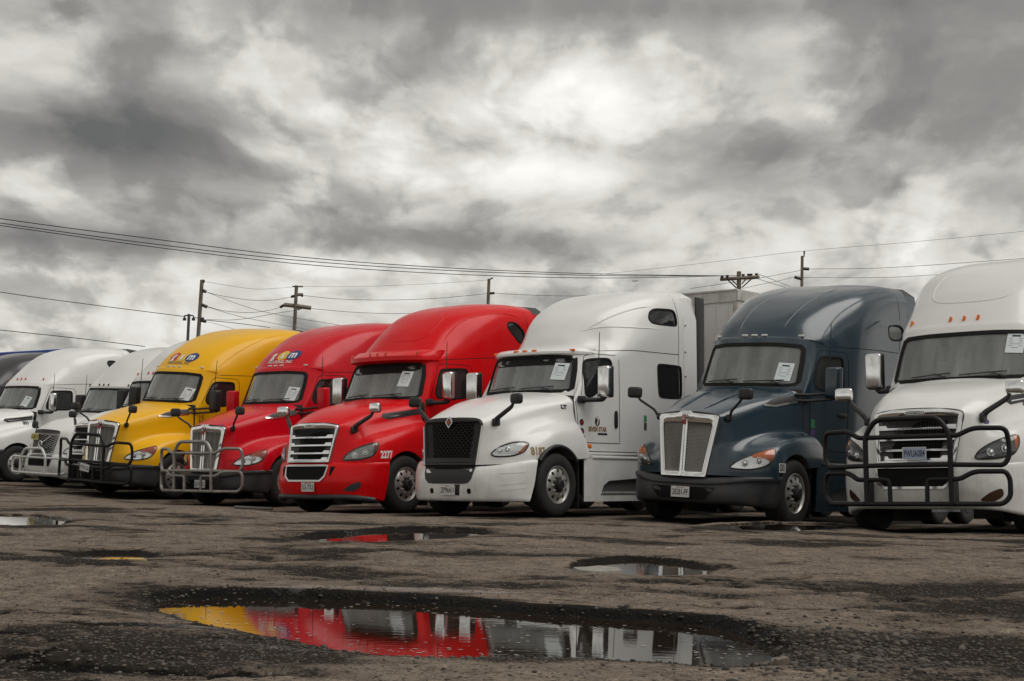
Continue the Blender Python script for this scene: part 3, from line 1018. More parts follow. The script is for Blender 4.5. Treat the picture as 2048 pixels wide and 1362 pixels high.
def build_model(key):
    fit_nose(key, *NOSE[key])
    S = SHAPES[key]
    M = {'S': S}
    hood = loft(S['hood'], 5)
    cab = loft(S['cab'], 5)
    M['hood_bvh'], M['cab_bvh'] = bvh_of(hood), bvh_of(cab)
    bump = loft(S['bumper'], 4, closed=False)
    M['bumper_bvh'] = bvh_of(bump)
    M['bumper'] = bump.mesh('bumper', 40)
    hx = S['hub'][0]
    arch = MB().tube([(hx, -1.5, .50), (hx, 1.5, .50)], .575, 40)
    # the wheel well widens a little towards the rear-low edge
    well = MB().box((hx - .52, -1.6, .3), (hx + .55, 1.6, .72))
    M['hood'] = boolean(hood, [arch], 'hood')
    cb = M['cab_bvh']
    # windshield outline
    half = S['ws']
    ws = [Vector((0, -y, z)) for y, z in half] + [Vector((0, y, z)) for y, z in half[-2:0:-1]]
    ws = densify(ws, .07)
    M['ws'] = ws
    zb, zt = half[0][1], half[-1][1]
    cut = []
    x0, x1 = S['cab'][0][0][0], S['cab'][1][0][0]
    cabin = MB().add([(x0 + .42, -.90, zb - .5), (3.2, -.96, zb - .5), (3.2, .96, zb - .5), (x0 + .42, .90, zb - .5),
                      (x1 + .36, -.84, zt - .01), (3.2, -.94, zt - .01), (3.2, .94, zt - .01), (x1 + .36, .84, zt - .01)],
                     [(0, 3, 2, 1), (4, 5, 6, 7), (0, 1, 5, 4), (1, 2, 6, 5), (2, 3, 7, 6), (3, 0, 4, 7)])
    cut.append(cabin)
    cut.append(cut_prism(cb, ws, FRONT, .62))
    wins = {}
    for nm in ('door_win', 'upper_win', 'sleeper_win'):
        if not S[nm]:
            continue
        for s in (-1, 1):
            o = densify(smooth_loop([Vector((x, s * 1.1, z)) for x, z in S[nm]]), .07)
            wins[(nm, s)] = o
            cut.append(cut_prism(cb, o, SIDE(s), .33 if nm == 'door_win' else .05))
    M['cab'] = boolean(cab, cut, 'cab')
    M['wins'] = {}
    M['seals'] = {}
    M['windshield'] = patch(cb, ws, FRONT, -.012, 5, .004).mesh('windshield', 60)
    M['ws_seal'] = band(cb, ws, .022, FRONT, .004, None, .03, .02).mesh('windshield_seal', 40)
    for (nm, s), o in wins.items():
        M['wins'][(nm, s)] = patch(cb, o, SIDE(s), -.014, 4, .004).mesh('pane', 60)
        M['seals'][(nm, s)] = band(cb, o, .012, SIDE(s), .003, None, .02, .02).mesh('window_seal', 40)
    sm = MB()
    for s in (-1, 1):
        for pl in S['seams']:
            ribbon(cb, [(x, s * 1.1, z) for x, z in pl], SIDE(s), .011, .0022, sm)
    M['seams'] = sm.mesh('panel_gap')
    # inside the cab
    dash = MB()
    pl = [(x0 + .10, 0), (x0 + .14, .42), (x0 + .33, .76), (x0 + .66, .82)]
    plan = [(x, -y) for x, y in reversed(pl)] + pl[1:]
    dash.prism([(x, y, zb - .45) for x, y in plan], (0, 0, .475))
    M['dash'] = dash.mesh('dashboard', 40)
    M['x0'], M['zb'], M['zt'] = x0, zb, zt
    seat = MB()
    seat.rbox((2.72, 0, zb - .33), (.50, .50, .16), .05)
    seat.rbox((2.98, 0, zb + .04), (.15, .48, .66), .05, 3, Matrix.Rotation(.14, 3, 'Y'))
    seat.rbox((3.05, 0, zb + .44), (.10, .28, .18), .04)
    M['seat'] = seat.mesh('seat', 40)
    st = MB()
    cst = Vector((x0 + .72, -.45, zb - .02))
    ax = Vector((-.62, 0, .78))
    e1, e2 = Vector((0, 1, 0)), ax.cross(Vector((0, 1, 0)))
    ringp = [cst + (e1 * math.cos(a) + e2 * math.sin(a)) * .22 for a in [2 * math.pi * i / 24 for i in range(25)]]
    st.tube(ringp, .015, 6, False)
    for a in (0.3, math.pi - .3, -math.pi / 2):
        st.tube([cst, cst + (e1 * math.cos(a) + e2 * math.sin(a)) * .21], .014, 6)
    st.tube([cst, cst - ax * .3], .03, 8)
    M['steering'] = st.mesh('steering_wheel', 40)
    # wipers lying along the bottom of the windshield
    M['wipers'] = []
    for ya, yb in ((.62, .06), (-.06, -.66)):
        w = MB()
        P = [hit(cb, (0, ya + (yb - ya) * t, zb + .045 + .035 * t), FRONT) for t in np.linspace(0, 1, 9)]
        w.tube([p + n * .02 for p, n in P], .009, 6)
        p1, n1 = hit(cb, (0, yb, zb + .0), FRONT)
        w.tube([p1 + n1 * .03, (P[5][0] + P[5][1] * .035)], .011, 6)
        M['wipers'].append(w.mesh('wiper'))
    # side fairings behind the sleeper, roof cap, frame, skirts
    xr = S['cab'][-1][0][0]
    M['xr'] = xr
    last = S['cab'][-1]
    ext = []
    for s in (-1, 1):
        e = MB()
        top = [(xr + .012, s * last[3][1], last[3][2]), (xr + .42, s * (last[3][1] + .0), last[3][2] + .03)]
        mid = [(xr + .012, s * last[4][1], last[4][2]), (xr + .42, s * (last[4][1] + .01), last[4][2] + .02)]
        lo = [(xr + .012, s * 1.228, 2.0), (xr + .40, s * 1.245, 2.0)]
        bo = [(xr + .012, s * 1.228, 1.0), (xr + .36, s * 1.245, 1.0)]
        rows_ = [top, mid, lo, bo]
        vs_ = []
        for a, b in rows_:
            vs_ += [a, b, (b[0], b[1] - s * .03, b[2]), (a[0], a[1] - s * .03, a[2])]
        fs = []
        for r in range(3):
            for c in range(4):
                fs.append((r * 4 + c, r * 4 + (c + 1) % 4, (r + 1) * 4 + (c + 1) % 4, (r + 1) * 4 + c))
        fs += [(0, 1, 2, 3), (12, 15, 14, 13)]
        e.add(vs_, fs)
        ext.append(e.mesh('side_fairing', 40))
    M['ext'] = ext
    rc = MB()
    arc = [last[3], last[2], last[1], last[0]]
    half_ = [(p[1], p[2]) for p in arc]
    prof = [(-y, z) for y, z in half_] + [(y, z) for y, z in half_[-2::-1]]
    vs_, fs = [], []
    for y, z in prof:
        vs_ += [(xr + .012, y, z + .0), (xr + .40, y, z + .03), (xr + .40, y, z - .01), (xr + .012, y, z - .03)]
    for i in range(len(prof) - 1):
        for c in range(4):
            fs.append((i * 4 + c, i * 4 + (c + 1) % 4, (i + 1) * 4 + (c + 1) % 4, (i + 1) * 4 + c))
    rc.add(vs_, fs)
    M['roofcap'] = rc.mesh('roof_trim', 50)
    fr = MB()
    for s in (-1, 1):
        fr.box((.45, s * .43 - .04, .62), (8.4, s * .43 + .04, .92))
    for x in (2.4, 4.2, 6.2, 7.3, 8.3):
        fr.box((x - .06, -.395, .66), (x + .06, .395, .88))
    fr.box((hx - .06, -1.0, .42), (hx + .06, 1.0, .54))
    M['frame'] = fr.mesh('chassis_frame')
    en = MB().rbox((1.15, 0, .95), (1.5, .82, .9), .06)
    en.rbox((1.2, 0, .45), (1.1, .6, .3), .05)
    M['engine'] = en.mesh('engine_block', 40)
    # side mirrors and hood mirrors, one mesh each per side
    M['sm'], M['sm_arm'], M['hm'], M['hm_arm'] = {}, {}, {}, {}
    for s in (-1, 1):
        x, y, z = S['sm']
        rot = Matrix.Rotation(s * .12, 3, 'Z')
        m = MB().rbox((x, s * y, z), (.15, .235, .50 if key != 'K' else .46), .045, 4, rot)
        m2 = MB().rbox((x + .055, s * y, z), (.10, .245, .515 if key != 'K' else .475), .03, 3, rot)
        M['sm'][s] = m.mesh('mirror_head', 40)
        M[('sm_back', s)] = m2.mesh('mirror_housing', 40)
        a = S['sm_arm']
        am = MB()
        if key == 'K':
            for dz in (0.0, -.09):
                am.tube([(a[0] - .15, s * (a[1] - .12), a[2] + dz), (a[0], s * (a[1] + .02), a[2] + dz), (x, s * y, z - .16 + dz)], .022, 8)
            am.rbox((x + .02, s * (y - .02), z - .21), (.10, .2, .1), .03)
        else:
            am.tube(bez([(a[0] - .03, s * (a[1] - .03), a[2]), (a[0] + .02, s * (a[1] + .08), a[2] - .01), (x + .03, s * (y - .05), z - .29), (x + .03, s * y, z - .20)], .06), .038, 10,
                    radii=None)
            am.rbox((a[0], s * (a[1] + .0), a[2]), (.17, .09, .12), .03)
        M['sm_arm'][s] = am.mesh('mirror_arm', 40)
        x, y, z = S['hm']
        bx, by, bz = S['hm_base']
        st_ = S['hm_style']
        b0, nn = hit(M['hood_bvh'], (bx, s * by, bz), SIDE(s))
        h = MB()
        ha = MB()
        top = Vector((x, s * y, z))
        if st_ == 'stalk':
            h.rbox(top, (.11, .225, .165), .045, 4, Matrix.Rotation(s * .1, 3, 'Z'))
            ha.tube(bez([b0 - nn * .02, b0 + nn * .06, b0 + nn * .10 + Vector((-.02, 0, .08)), top + Vector((0, -s * .08, -.10)), top + Vector((0, -s * .05, -.02))], .05), .02, 10)
            ha.rbox(b0 + nn * .03, (.10, .09, .11), .04, 3)
        elif st_ == 'flat':
            h.rbox(top, (.11, .23, .165), .05, 4, Matrix.Rotation(s * .15, 3, 'Z'))
            P = bez([b0 - nn * .03, b0 + nn * .05 + Vector((0, 0, .05)), top + Vector((0, -s * .09, -.12)), top + Vector((.01, -s * .06, -.03))], .06)
            ha.tube(P, .03, 10, radii=[.048 - .026 * i / (len(P) - 1) for i in range(len(P))])
            ha.rbox(b0 + nn * .012, (.16, .06, .12), .025, 3)
        else:
            h.rbox(top, (.12, .19, .20), .085, 5)
            ha.tube([b0 - nn * .02, top], .02, 8)
            b1, n1 = hit(M['hood_bvh'], (bx + .3, s * (by + .1), bz - .02), SIDE(s))
            ha.tube([b1 - n1 * .02, top], .02, 8)
        M['hm'][s] = h.mesh('mirror_head', 40)
        M[('hm_cap', s)] = MB().rbox(top + Vector((-.022, 0, .004)), (.085, .238, .172), .04, 4, Matrix.Rotation(s * .12, 3, 'Z')).mesh('mirror_shell', 40)
        M['hm_arm'][s] = ha.mesh('mirror_arm', 40)
    # skirts
    M['skirt'] = {}
    M['recess'] = {}
    for s in (-1, 1):
        plan = [(hx + .72, 1.17), (hx + .86, 1.205), (4.95, 1.215), (4.95, 1.12), (hx + .78, 1.10)]
        sk = MB().prism([(x, s * y, .24) for x, y in plan], (0, 0, .68))
        cutp = [(2.42, .34), (2.52, .50), (2.66, .57), (3.62, .62), (3.62, .34)]
        ct = MB().prism([(x, s * 1.6, z) for x, z in cutp], (0, -s * .44, 0))
        M['skirt'][s] = boolean(sk, [ct], 'side_skirt')
        tr = MB().rbox((3.02, s * 1.165, .365), (1.16, .10, .05), .012)
        for k in range(14):
            tr.box((2.48 + k * .08, s * 1.165 - .045, .39), (2.48 + k * .08 + .03, s * 1.165 + .045, .396))
        M[('tread', s)] = tr.mesh('step_tread')
        up = MB().rbox((2.95, s * 1.14, .945), (1.5, .17, .05), .015)
        M[('ledge', s)] = up.mesh('upper_step')
        M[('stack', s)] = MB().tube([(xr + .16, s * .95, 1.0), (xr + .16, s * .95, 1.4)], .08).mesh('stack')
    # cab sill under the doors
    sl = MB()
    for s in (-1, 1):
        sl.prism([(x, s * y, .90) for x, y in [(hx + .72, 1.06), (4.9, 1.2), (4.9, 1.0), (hx + .72, .9)]], (0, 0, .105))
    M['sill'] = sl.mesh('sill')
    ant = {}
    for s in (-1, 1):
        a = S['sm_arm']
        ant[s] = MB().tube([(a[0] + .25, s * 1.22, a[2] + .05), (a[0] + .25, s * 1.23, a[2] + .5), (a[0] + .27, s * 1.235, a[2] + 1.1)], .008, 6, radii=[.014, .009, .006]).mesh('antenna')
    M['ant'] = ant
    M['markers'] = []
    for y, z in S['markers']:
        p, n = hit(cb, (0, y, z), FRONT)
        M['markers'].append((p, n))
    M['hx'] = hx
    return M



# ------------------------------------------------------------------ front ends
def on_face(key, pts, dx=0.0):
    return [Vector((gx(key, y, z) + dx, y, z)) for y, z in pts]


def dens2(pts, step=.06, closed=True):
    out = []
    n = len(pts)
    for i in range(n if closed else n - 1):
        a, b = pts[i], pts[(i + 1) % n]
        k = max(1, int(math.hypot(b[0] - a[0], b[1] - a[1]) / step))
        out += [(a[0] + (b[0] - a[0]) * j / k, a[1] + (b[1] - a[1]) * j / k) for j in range(k)]
    if not closed:
        out.append(pts[-1])
    return out


def lerp_poly(a, b, step=.06):
    """two polygons with equal corner counts, densified alike"""
    A, B = [], []
    n = len(a)
    for i in range(n):
        p, q, r, s = a[i], a[(i + 1) % n], b[i], b[(i + 1) % n]
        k = max(1, int(max(math.dist(p, q), math.dist(r, s)) / step))
        for j in range(k):
            t = j / k
            A.append((p[0] + (q[0] - p[0]) * t, p[1] + (q[1] - p[1]) * t))
            B.append((r[0] + (s[0] - r[0]) * t, r[1] + (s[1] - r[1]) * t))
    return A, B


def face_panel(key, poly, dx, n=10):
    """dark backing inside an opening, following the bow of the nose (poly: 4 corners, TL TR BR BL)"""
    mb = MB()
    (a, b, c, d) = poly
    vs_, fs = [], []
    for j in range(n + 1):
        t = j / n
        for i in range(n + 1):
            u = i / n
            p = [(a[k] * (1 - u) + b[k] * u) * (1 - t) + (d[k] * (1 - u) + c[k] * u) * t for k in (0, 1)]
            vs_.append((gx(key, p[0], p[1]) + dx, p[0], p[1]))
    for j in range(n):
        for i in range(n):
            k = j * (n + 1) + i
            fs.append((k, k + 1, k + n + 2, k + n + 1))
    return mb.add(vs_, fs)


def clip_convex(p, q, poly):
    """clip segment p-q to a convex polygon"""
    t0, t1 = 0.0, 1.0
    dx, dy = q[0] - p[0], q[1] - p[1]
    n = len(poly)
    area = sum(poly[i][0] * poly[(i + 1) % n][1] - poly[(i + 1) % n][0] * poly[i][1] for i in range(n))
    sg = 1 if area > 0 else -1
    for i in range(n):
        a, b = poly[i], poly[(i + 1) % n]
        nx, ny = -(b[1] - a[1]) * sg, (b[0] - a[0]) * sg
        den = nx * dx + ny * dy
        num = nx * (p[0] - a[0]) + ny * (p[1] - a[1])
        if abs(den) < 1e-9:
            if num < 0:
                return None
            continue
        t = -num / den
        if den > 0:
            t0 = max(t0, t)
        else:
            t1 = min(t1, t)
    if t1 <= t0 + 1e-4:
        return None
    return (p[0] + dx * t0, p[1] + dy * t0), (p[0] + dx * t1, p[1] + dy * t1)


def frontend_C(M):
    F = {}
    key = 'C'
    outer = [(-.575, 1.47), (-.55, 1.505), (-.30, 1.545), (.30, 1.545), (.55, 1.505), (.575, 1.47), (.50, .875), (-.50, .875)]
    inner = [(-.515, 1.43), (-.50, 1.445), (-.27, 1.455), (.27, 1.455), (.50, 1.445), (.515, 1.43), (.455, .905), (-.455, .905)]
    A, B = lerp_poly(outer, inner)
    F['surround'] = MB().ring(on_face(key, A, -.012), on_face(key, B, .012), (.07, 0, 0)).mesh('surround', 30, bevel=.006)
    F['backing'] = face_panel(key, [(-.52, 1.46), (.52, 1.46), (.46, .88), (-.46, .88)], .075).mesh('backing')
    F['slats'] = []
    for k, z in enumerate((1.30, 1.165, 1.03, .912)):
        w = .455 + (z - .905) / .525 * .06
        up = [(-w, z - .014), (w, z - .014), (w, z + .045), (w - .10, z + .045), (w - .13, z + .012), (-w + .13, z + .012), (-w + .10, z + .045), (-w, z + .045)]
        pts = dens2(up, .09)
        F['slats'].append(MB().prism(on_face(key, pts, .004), (.05, 0, 0)).mesh('slat', 30))
    # fine vertical fins deep in the grille
    fins = MB()
    for i in range(-14, 15):
        y = i * .032
        fins.box((gx(key, y, 1.2) + .055, y - .003, .92), (gx(key, y, 1.2) + .07, y + .003, 1.44))
    F['fins'] = fins.mesh('fins')
    b = M['bumper_bvh']
    low = [Vector((0, y, z)) for y, z in dens2([(-.485, .80), (.485, .80), (.45, .64), (.37, .575), (-.37, .575), (-.45, .64)], .07)]
    F['low_grille'] = patch(b, low, FRONT, .006, 3, .01).mesh('lower_grille')
    F['low_frame'] = band(b, low, .03, FRONT, .022, None, .0, .03).mesh('lower_grille_frame', 30)
    bd = []
    for i in range(28):
        a = 2 * math.pi * i / 28
        bd.append((.135 * math.copysign(abs(math.cos(a)) ** .6, math.cos(a)), 1.50 + .024 * math.copysign(abs(math.sin(a)) ** .7, math.sin(a))))
    F['badge'] = MB().prism(on_face(key, bd, -.028), (.02, 0, 0)).mesh('badge', 30)
    bd2 = [(y * .9, 1.50 + (z - 1.50) * .74) for y, z in bd]
    F['badge_field'] = MB().prism(on_face(key, bd2, -.031), (.01, 0, 0)).mesh('badge_field')
    vs_, fs = text_mb('FREIGHTLINER', .034, 1.0, .0012, .2)
    F['badge_text'] = MB().add([(gx(key, -v.x, 1.5) - .0335, -v.x, 1.50 + v.y) for v in vs_], fs).mesh('badge_lettering', recalc=False)
    F['plate_pos'] = (-.10, .455)
    return F


def frontend_K(M, wire='diamond'):
    F = {}
    key = 'K'
    rings, openings = [], []
    sur = MB()
    for s in (-1, 1):
        outer = [(s * .001, 1.632), (s * .075, 1.632), (s * .115, 1.602), (s * .47, 1.578), (s * .503, 1.545), (s * .372, .684), (s * .001, .684)]
        inner = [(s * .040, 1.475), (s * .075, 1.475), (s * .115, 1.472), (s * .385, 1.462), (s * .415, 1.43), (s * .308, .755), (s * .040, .755)]
        A, B = lerp_poly(outer, inner)
        sur.ring(on_face(key, A, -.012), on_face(key, B, .004), (.08, 0, 0))
        openings.append([(s * .042, 1.50), (s * .42, 1.49), (s * .312, .745), (s * .042, .745)])
    F['surround'] = sur.mesh('surround', 30, bevel=.008)
    F['bar'] = MB().prism(on_face(key, dens2([(-.014, 1.48), (.014, 1.48), (.02, .70), (-.02, .70)], .1), -.03), (.03, 0, 0)).mesh('center_bar', 30)
    F['panels'] = []
    for op in openings:
        F['panels'].append(face_panel(key, op, .065, 8).mesh('backing'))
    F['meshes'] = []
    for op in openings:
        w = MB()
        if wire == 'diamond':
            p = .024
            c0 = (sum(q[0] for q in op) / 4, 1.12)
            for sl in (1, -1):
                for i in range(-48, 49):
                    x = c0[0] + i * p
                    a, b = (x - 1.2 * sl * .62, c0[1] - 1.2), (x + 1.2 * sl * .62, c0[1] + 1.2)
                    r = clip_convex(a, b, op)
                    if r:
                        P = [r[0], ((r[0][0] + r[1][0]) / 2, (r[0][1] + r[1][1]) / 2), r[1]]
                        w.tube([(gx(key, *q) + .03 + .003 * sl, *q) for q in P], .0038, 4, False)
        else:
            for i in range(40):
                z = .755 + i * .0185
                r = clip_convex((-1, z), (1, z), op)
                if r:
                    P = [r[0], ((r[0][0] + r[1][0]) / 2, z), r[1]]
                    w.tube([(gx(key, *q) + .03, *q) for q in P], .0052, 4, False)
            for i in range(-3, 4):
                r = clip_convex((i * .13 + .002, 0), (i * .13 + .002, 2), op)
                if r:
                    w.tube([(gx(key, *q) + .035, *q) for q in r], .004, 4, False)
        F['meshes'].append(w.mesh('grille_mesh', recalc=False))
    # oval emblem with three stripes below
    em = [(.034 * math.cos(a), 1.545 + .034 * math.sin(a)) for a in [2 * math.pi * i / 20 for i in range(20)]]
    e = MB().prism(on_face(key, em, -.045), (.03, 0, 0))
    F['emblem_rim'] = MB().prism(on_face(key, [(y * 1.25, 1.545 + (z - 1.545) * 1.25) for y, z in em], -.035), (.02, 0, 0)).mesh('emblem_rim', 30)
    for i in (-1, 0, 1):
        e.prism(on_face(key, [(i * .018 - .007, 1.505), (i * .018 + .007, 1.505), (i * .016 + .006, 1.43), (i * .016 - .006, 1.43)], -.04), (.03, 0, 0))
    F['emblem'] = e.mesh('emblem')
    vs_, fs = text_mb('K', .030, .9, .001)
    v2, f2 = text_mb('W', .028, .9, .001)
    t = MB().add([(gx(key, 0, 1.55) - .048, -v.x, 1.559 + v.y) for v in vs_], fs)
    t.add([(gx(key, 0, 1.55) - .048, -v.x, 1.533 + v.y) for v in v2], f2)
    F['emblem_text'] = t.mesh('emblem_lettering', recalc=False)
    b = M['bumper_bvh']
    low = [Vector((0, y, z)) for y, z in dens2([(-.52, .535), (.52, .535), (.42, .39), (.36, .355), (-.36, .355), (-.42, .39)], .07)]
    F['low_grille'] = patch(b, low, FRONT, .004, 3, .01).mesh('lower_grille')
    F['low_frame'] = band(b, low, .014, FRONT, .012, None, .0, .02).mesh('lower_grille_frame', 30)
    F['plate_pos'] = (.0, .46)
    return F


def frontend_L(M):
    F = {}
    key = 'L'
    outer = [(-.585, 1.43), (-.55, 1.475), (.55, 1.475), (.585, 1.43), (.515, .80), (-.515, .80)]
    inner = [(-.555, 1.41), (-.525, 1.445), (.525, 1.445), (.555, 1.41), (.485, .83), (-.485, .83)]
    A, B = lerp_poly(outer, inner)
    F['surround'] = MB().ring(on_face(key, A, -.01), on_face(key, B, .006), (.07, 0, 0)).mesh('surround', 30, bevel=.005)
    F['backing'] = face_panel(key, [(-.55, 1.45), (.55, 1.45), (.485, .82), (-.485, .82)], .05).mesh('backing')
    w = MB()
    op = [(-.555, 1.44), (.555, 1.44), (.485, .835), (-.485, .835)]
    nrow = 15
    for r in range(nrow):
        z = .875 + r * .039
        wid = .485 + (z - .83) / .61 * .065
        n = 13
        pts = []
        for i in range(2 * n + 1):
            y = -wid + wid * 2 * i / (2 * n)
            pts.append((y, z + (.013 if (i + r) % 2 else -.013)))
        w.tube([(gx(key, *q) + .012, *q) for q in pts], .0065, 5, False)
    for i in range(27):
        for r in range(nrow - 1):
            if (i + r) % 2:
                z = .875 + r * .039
                wid = .485 + (z - .83) / .61 * .065
                y = -wid + wid * 2 * i / 26
                w.tube([(gx(key, y, z) + .014, y, z + .013), (gx(key, y, z) + .014, y, z + .026)], .005, 4, False)
    F['wave'] = w.mesh('grille_mesh', recalc=False)
    F['filler'] = face_panel(key, [(-.515, .803), (.515, .803), (.50, .735), (-.50, .735)], .002, 8).mesh('grille_filler')
    F['sill_bar'] = face_panel(key, [(-.50, .905), (.50, .905), (.49, .835), (-.49, .835)], .004, 8).mesh('grille_sill')
    ed = []
    for s in (-1, 1):
        ed.append(MB().tube([(gx(key, s * y, z) - .004, s * y, z) for y, z in ((.60, 1.40), (.565, 1.10), (.53, .80))], .011, 6).mesh('trim_strip'))
    F['edge'] = ed
    b = M['bumper_bvh']
    low = [Vector((0, y, z)) for y, z in dens2([(-.50, .742), (.50, .742), (.455, .59), (.40, .535), (.30, .525), (-.30, .525), (-.40, .535), (-.455, .59)], .06)]
    F['low_grille'] = patch(b, low, FRONT, .005, 3, .01).mesh('lower_grille')
    F['low_frame'] = band(b, low, .014, FRONT, .008, None, .0, .012).mesh('lower_grille_frame', 30)
    d = [(0, 1.545), (.075, 1.455), (0, 1.365), (-.075, 1.455)]
    F['emblem_rim'] = MB().prism(on_face(key, d, -.035), (.03, 0, 0)).mesh('emblem_rim')
    d2 = [(y * .78, 1.455 + (z - 1.455) * .78) for y, z in d]
    F['emblem'] = MB().prism(on_face(key, d2, -.038), (.01, 0, 0)).mesh('emblem')
    bars = MB()
    for z, wd in ((1.478, .026), (1.455, .045), (1.432, .026)):
        bars.prism(on_face(key, [(-wd, z - .006), (wd, z - .006), (wd, z + .006), (-wd, z + .006)], -.041), (.006, 0, 0))
    F['emblem_bars'] = bars.mesh('emblem_bars')
    F['plate_pos'] = (-.02, .415)
    return F


def frontend_V(M):
    F = {}
    key = 'V'
    outer = [(-.52, 1.40), (.52, 1.40), (.44, .86), (-.44, .86)]
    inner = [(-.49, 1.37), (.49, 1.37), (.415, .885), (-.415, .885)]
    A, B = lerp_poly(outer, inner)
    F['surround'] = MB().ring(on_face(key, A, -.012), on_face(key, B, .004), (.09, 0, 0)).mesh('surround', 30, bevel=.005)
    F['backing'] = face_panel(key, [(-.50, 1.38), (.50, 1.38), (.42, .88), (-.42, .88)], .06).mesh('backing')
    w = MB()
    for r in range(8):
        z = .915 + r * .062
        wid = .415 + (z - .885) / .485 * .075
        n = 6
        for off in (-.021, .021):
            pts = []
            for i in range(4 * n + 1):
                y = -wid + wid * 2 * i / (4 * n)
                up = (i // 2 + r) % 2
                pts.append((y, z + off * (1.0 if (i % 4) in (0, 1) else .35)))
            w.tube([(gx(key, *q) + .015, *q) for q in pts], .006, 5, False)
    F['wave'] = w.mesh('grille_mesh', recalc=False)
    F['bar'] = MB().prism(on_face(key, dens2([(.37, .90), (.345, .90), (-.33, 1.345), (-.295, 1.345)], .1), -.02), (.03, 0, 0)).mesh('diagonal_bar', 30)
    rp = [Vector((gx(key, 0, 1.13) - .03, .07 * math.cos(a), 1.13 + .07 * math.sin(a))) for a in [2 * math.pi * i / 24 for i in range(25)]]
    F['ring'] = MB().tube(rp, .014, 8, False).mesh('ring_emblem', 60)
    b = M['bumper_bvh']
    low = [Vector((0, y, z)) for y, z in dens2([(-.46, .80), (.46, .80), (.42, .58), (-.42, .58)], .07)]
    F['low_grille'] = patch(b, low, FRONT, .006, 3, .01).mesh('lower_grille')
    F['low_frame'] = band(b, low, .02, FRONT, .014, None, .0, .03).mesh('lower_grille_frame', 30)
    F['plate_pos'] = (.35, 1.31)
    return F


HEAD = {
    'C': [(.27, .69, .905), (.45, .90, .915), (.60, 1.06, .965), (.68, 1.115, 1.08), (.71, 1.12, 1.215), (.58, 1.0, 1.18), (.42, .85, 1.10), (.31, .75, 1.01)],
    'K': [(.32, .64, .825), (.50, .90, .815), (.64, 1.10, .88), (.72, 1.165, 1.0), (.76, 1.175, 1.14), (.62, 1.04, 1.085), (.47, .84, 1.0), (.38, .72, .92)],
    'L': [(.34, .62, .965), (.37, .68, .925), (.52, .90, .935), (.66, 1.03, 1.0), (.745, 1.06, 1.12), (.70, 1.02, 1.155), (.55, .90, 1.15), (.44, .76, 1.09), (.37, .67, 1.02)],
}
HEAD['V'] = HEAD['C']


def headlight_meshes(M, key, s):
    D = Vector((.72, -s * .69, 0))
    b = M['hood_bvh']
    base = [Vector((x, s * y, z)) for x, y, z in HEAD[key]]
    o = densify(smooth_loop(base), .05)
    H = {}
    H['trim'] = band(b, o, .012, D, .006, None, .012, .02).mesh('trim', 40)
    H['reflector'] = patch(b, o, D, .003, 4, .01).mesh('reflector', 60)
    H['lens'] = patch(b, scaled(o, .99), D, .012, 4, .008, .022).mesh('lens', 60)
    # amber segment at the outer end
    c = sum(base, Vector()) / len(base)
    n = len(HEAD[key])
    i0 = {'C': (2, 3, 4, 5), 'K': (2, 3, 4, 5), 'V': (2, 3, 4, 5), 'L': (2, 3, 4, 5)}[key]
    q = [base[i] for i in i0]
    mid0, mid1 = base[i0[0]].lerp(c, .12), base[i0[-1]].lerp(c, .12)
    inner = [q[0].lerp(q[-1], .0).lerp(q[1], .35), q[1], q[2], q[2].lerp(q[3], .45)]
    am = densify(smooth_loop([p.lerp(c, .05) for p in inner] + [q[3].lerp(q[0], .5).lerp(q[1].lerp(q[2], .5), .45)]), .04)
    if key == 'K':
        am = densify(smooth_loop([base[2].lerp(base[3], .5), base[3], base[4], base[5], base[6].lerp(base[5], .35), base[6].lerp(base[1], .30).lerp(base[5], .30), base[5].lerp(base[2], .45)]), .04)
        am = scaled(am, .97)
    H['amber'] = patch(b, am, D, .008, 2, .006, .006).mesh('amber_lens', 60)
    H['bulbs'] = []
    U = Vector((D.y * s, -D.x * s, 0)).normalized() * 1.0
    ax = (base[i0[0]] - base[0])
    for t, r in ((.42, .052), (.78, .05)):
        p = base[0].lerp(base[i0[0]], t) + Vector((0, 0, .062 if t < .6 else .085))
        pp, nn = hit(b, p, D)
        mb = MB()
        e1 = nn.cross(Vector((0, 0, 1))).normalized()
        e2 = nn.cross(e1)
        prof = [(r, .004), (r, .016), (r * .86, .018), (r * .80, .010), (r * .66, .008), (r * .60, .020), (r * .35, .032), (0.0, .036)]
        k = len(prof)
        vs_, fs = [], []
        for j in range(20):
            a = 2 * math.pi * j / 20
            for rr, h in prof:
                vs_.append(pp + nn * h + (e1 * math.cos(a) + e2 * math.sin(a)) * rr)
        for j in range(20):
            for i in range(k - 1):
                fs.append((j * k + i, j * k + i + 1, ((j + 1) % 20) * k + i + 1, ((j + 1) % 20) * k + i))
        H['bulbs'].append(mb.add(vs_, fs).mesh('projector', 30))
    return H


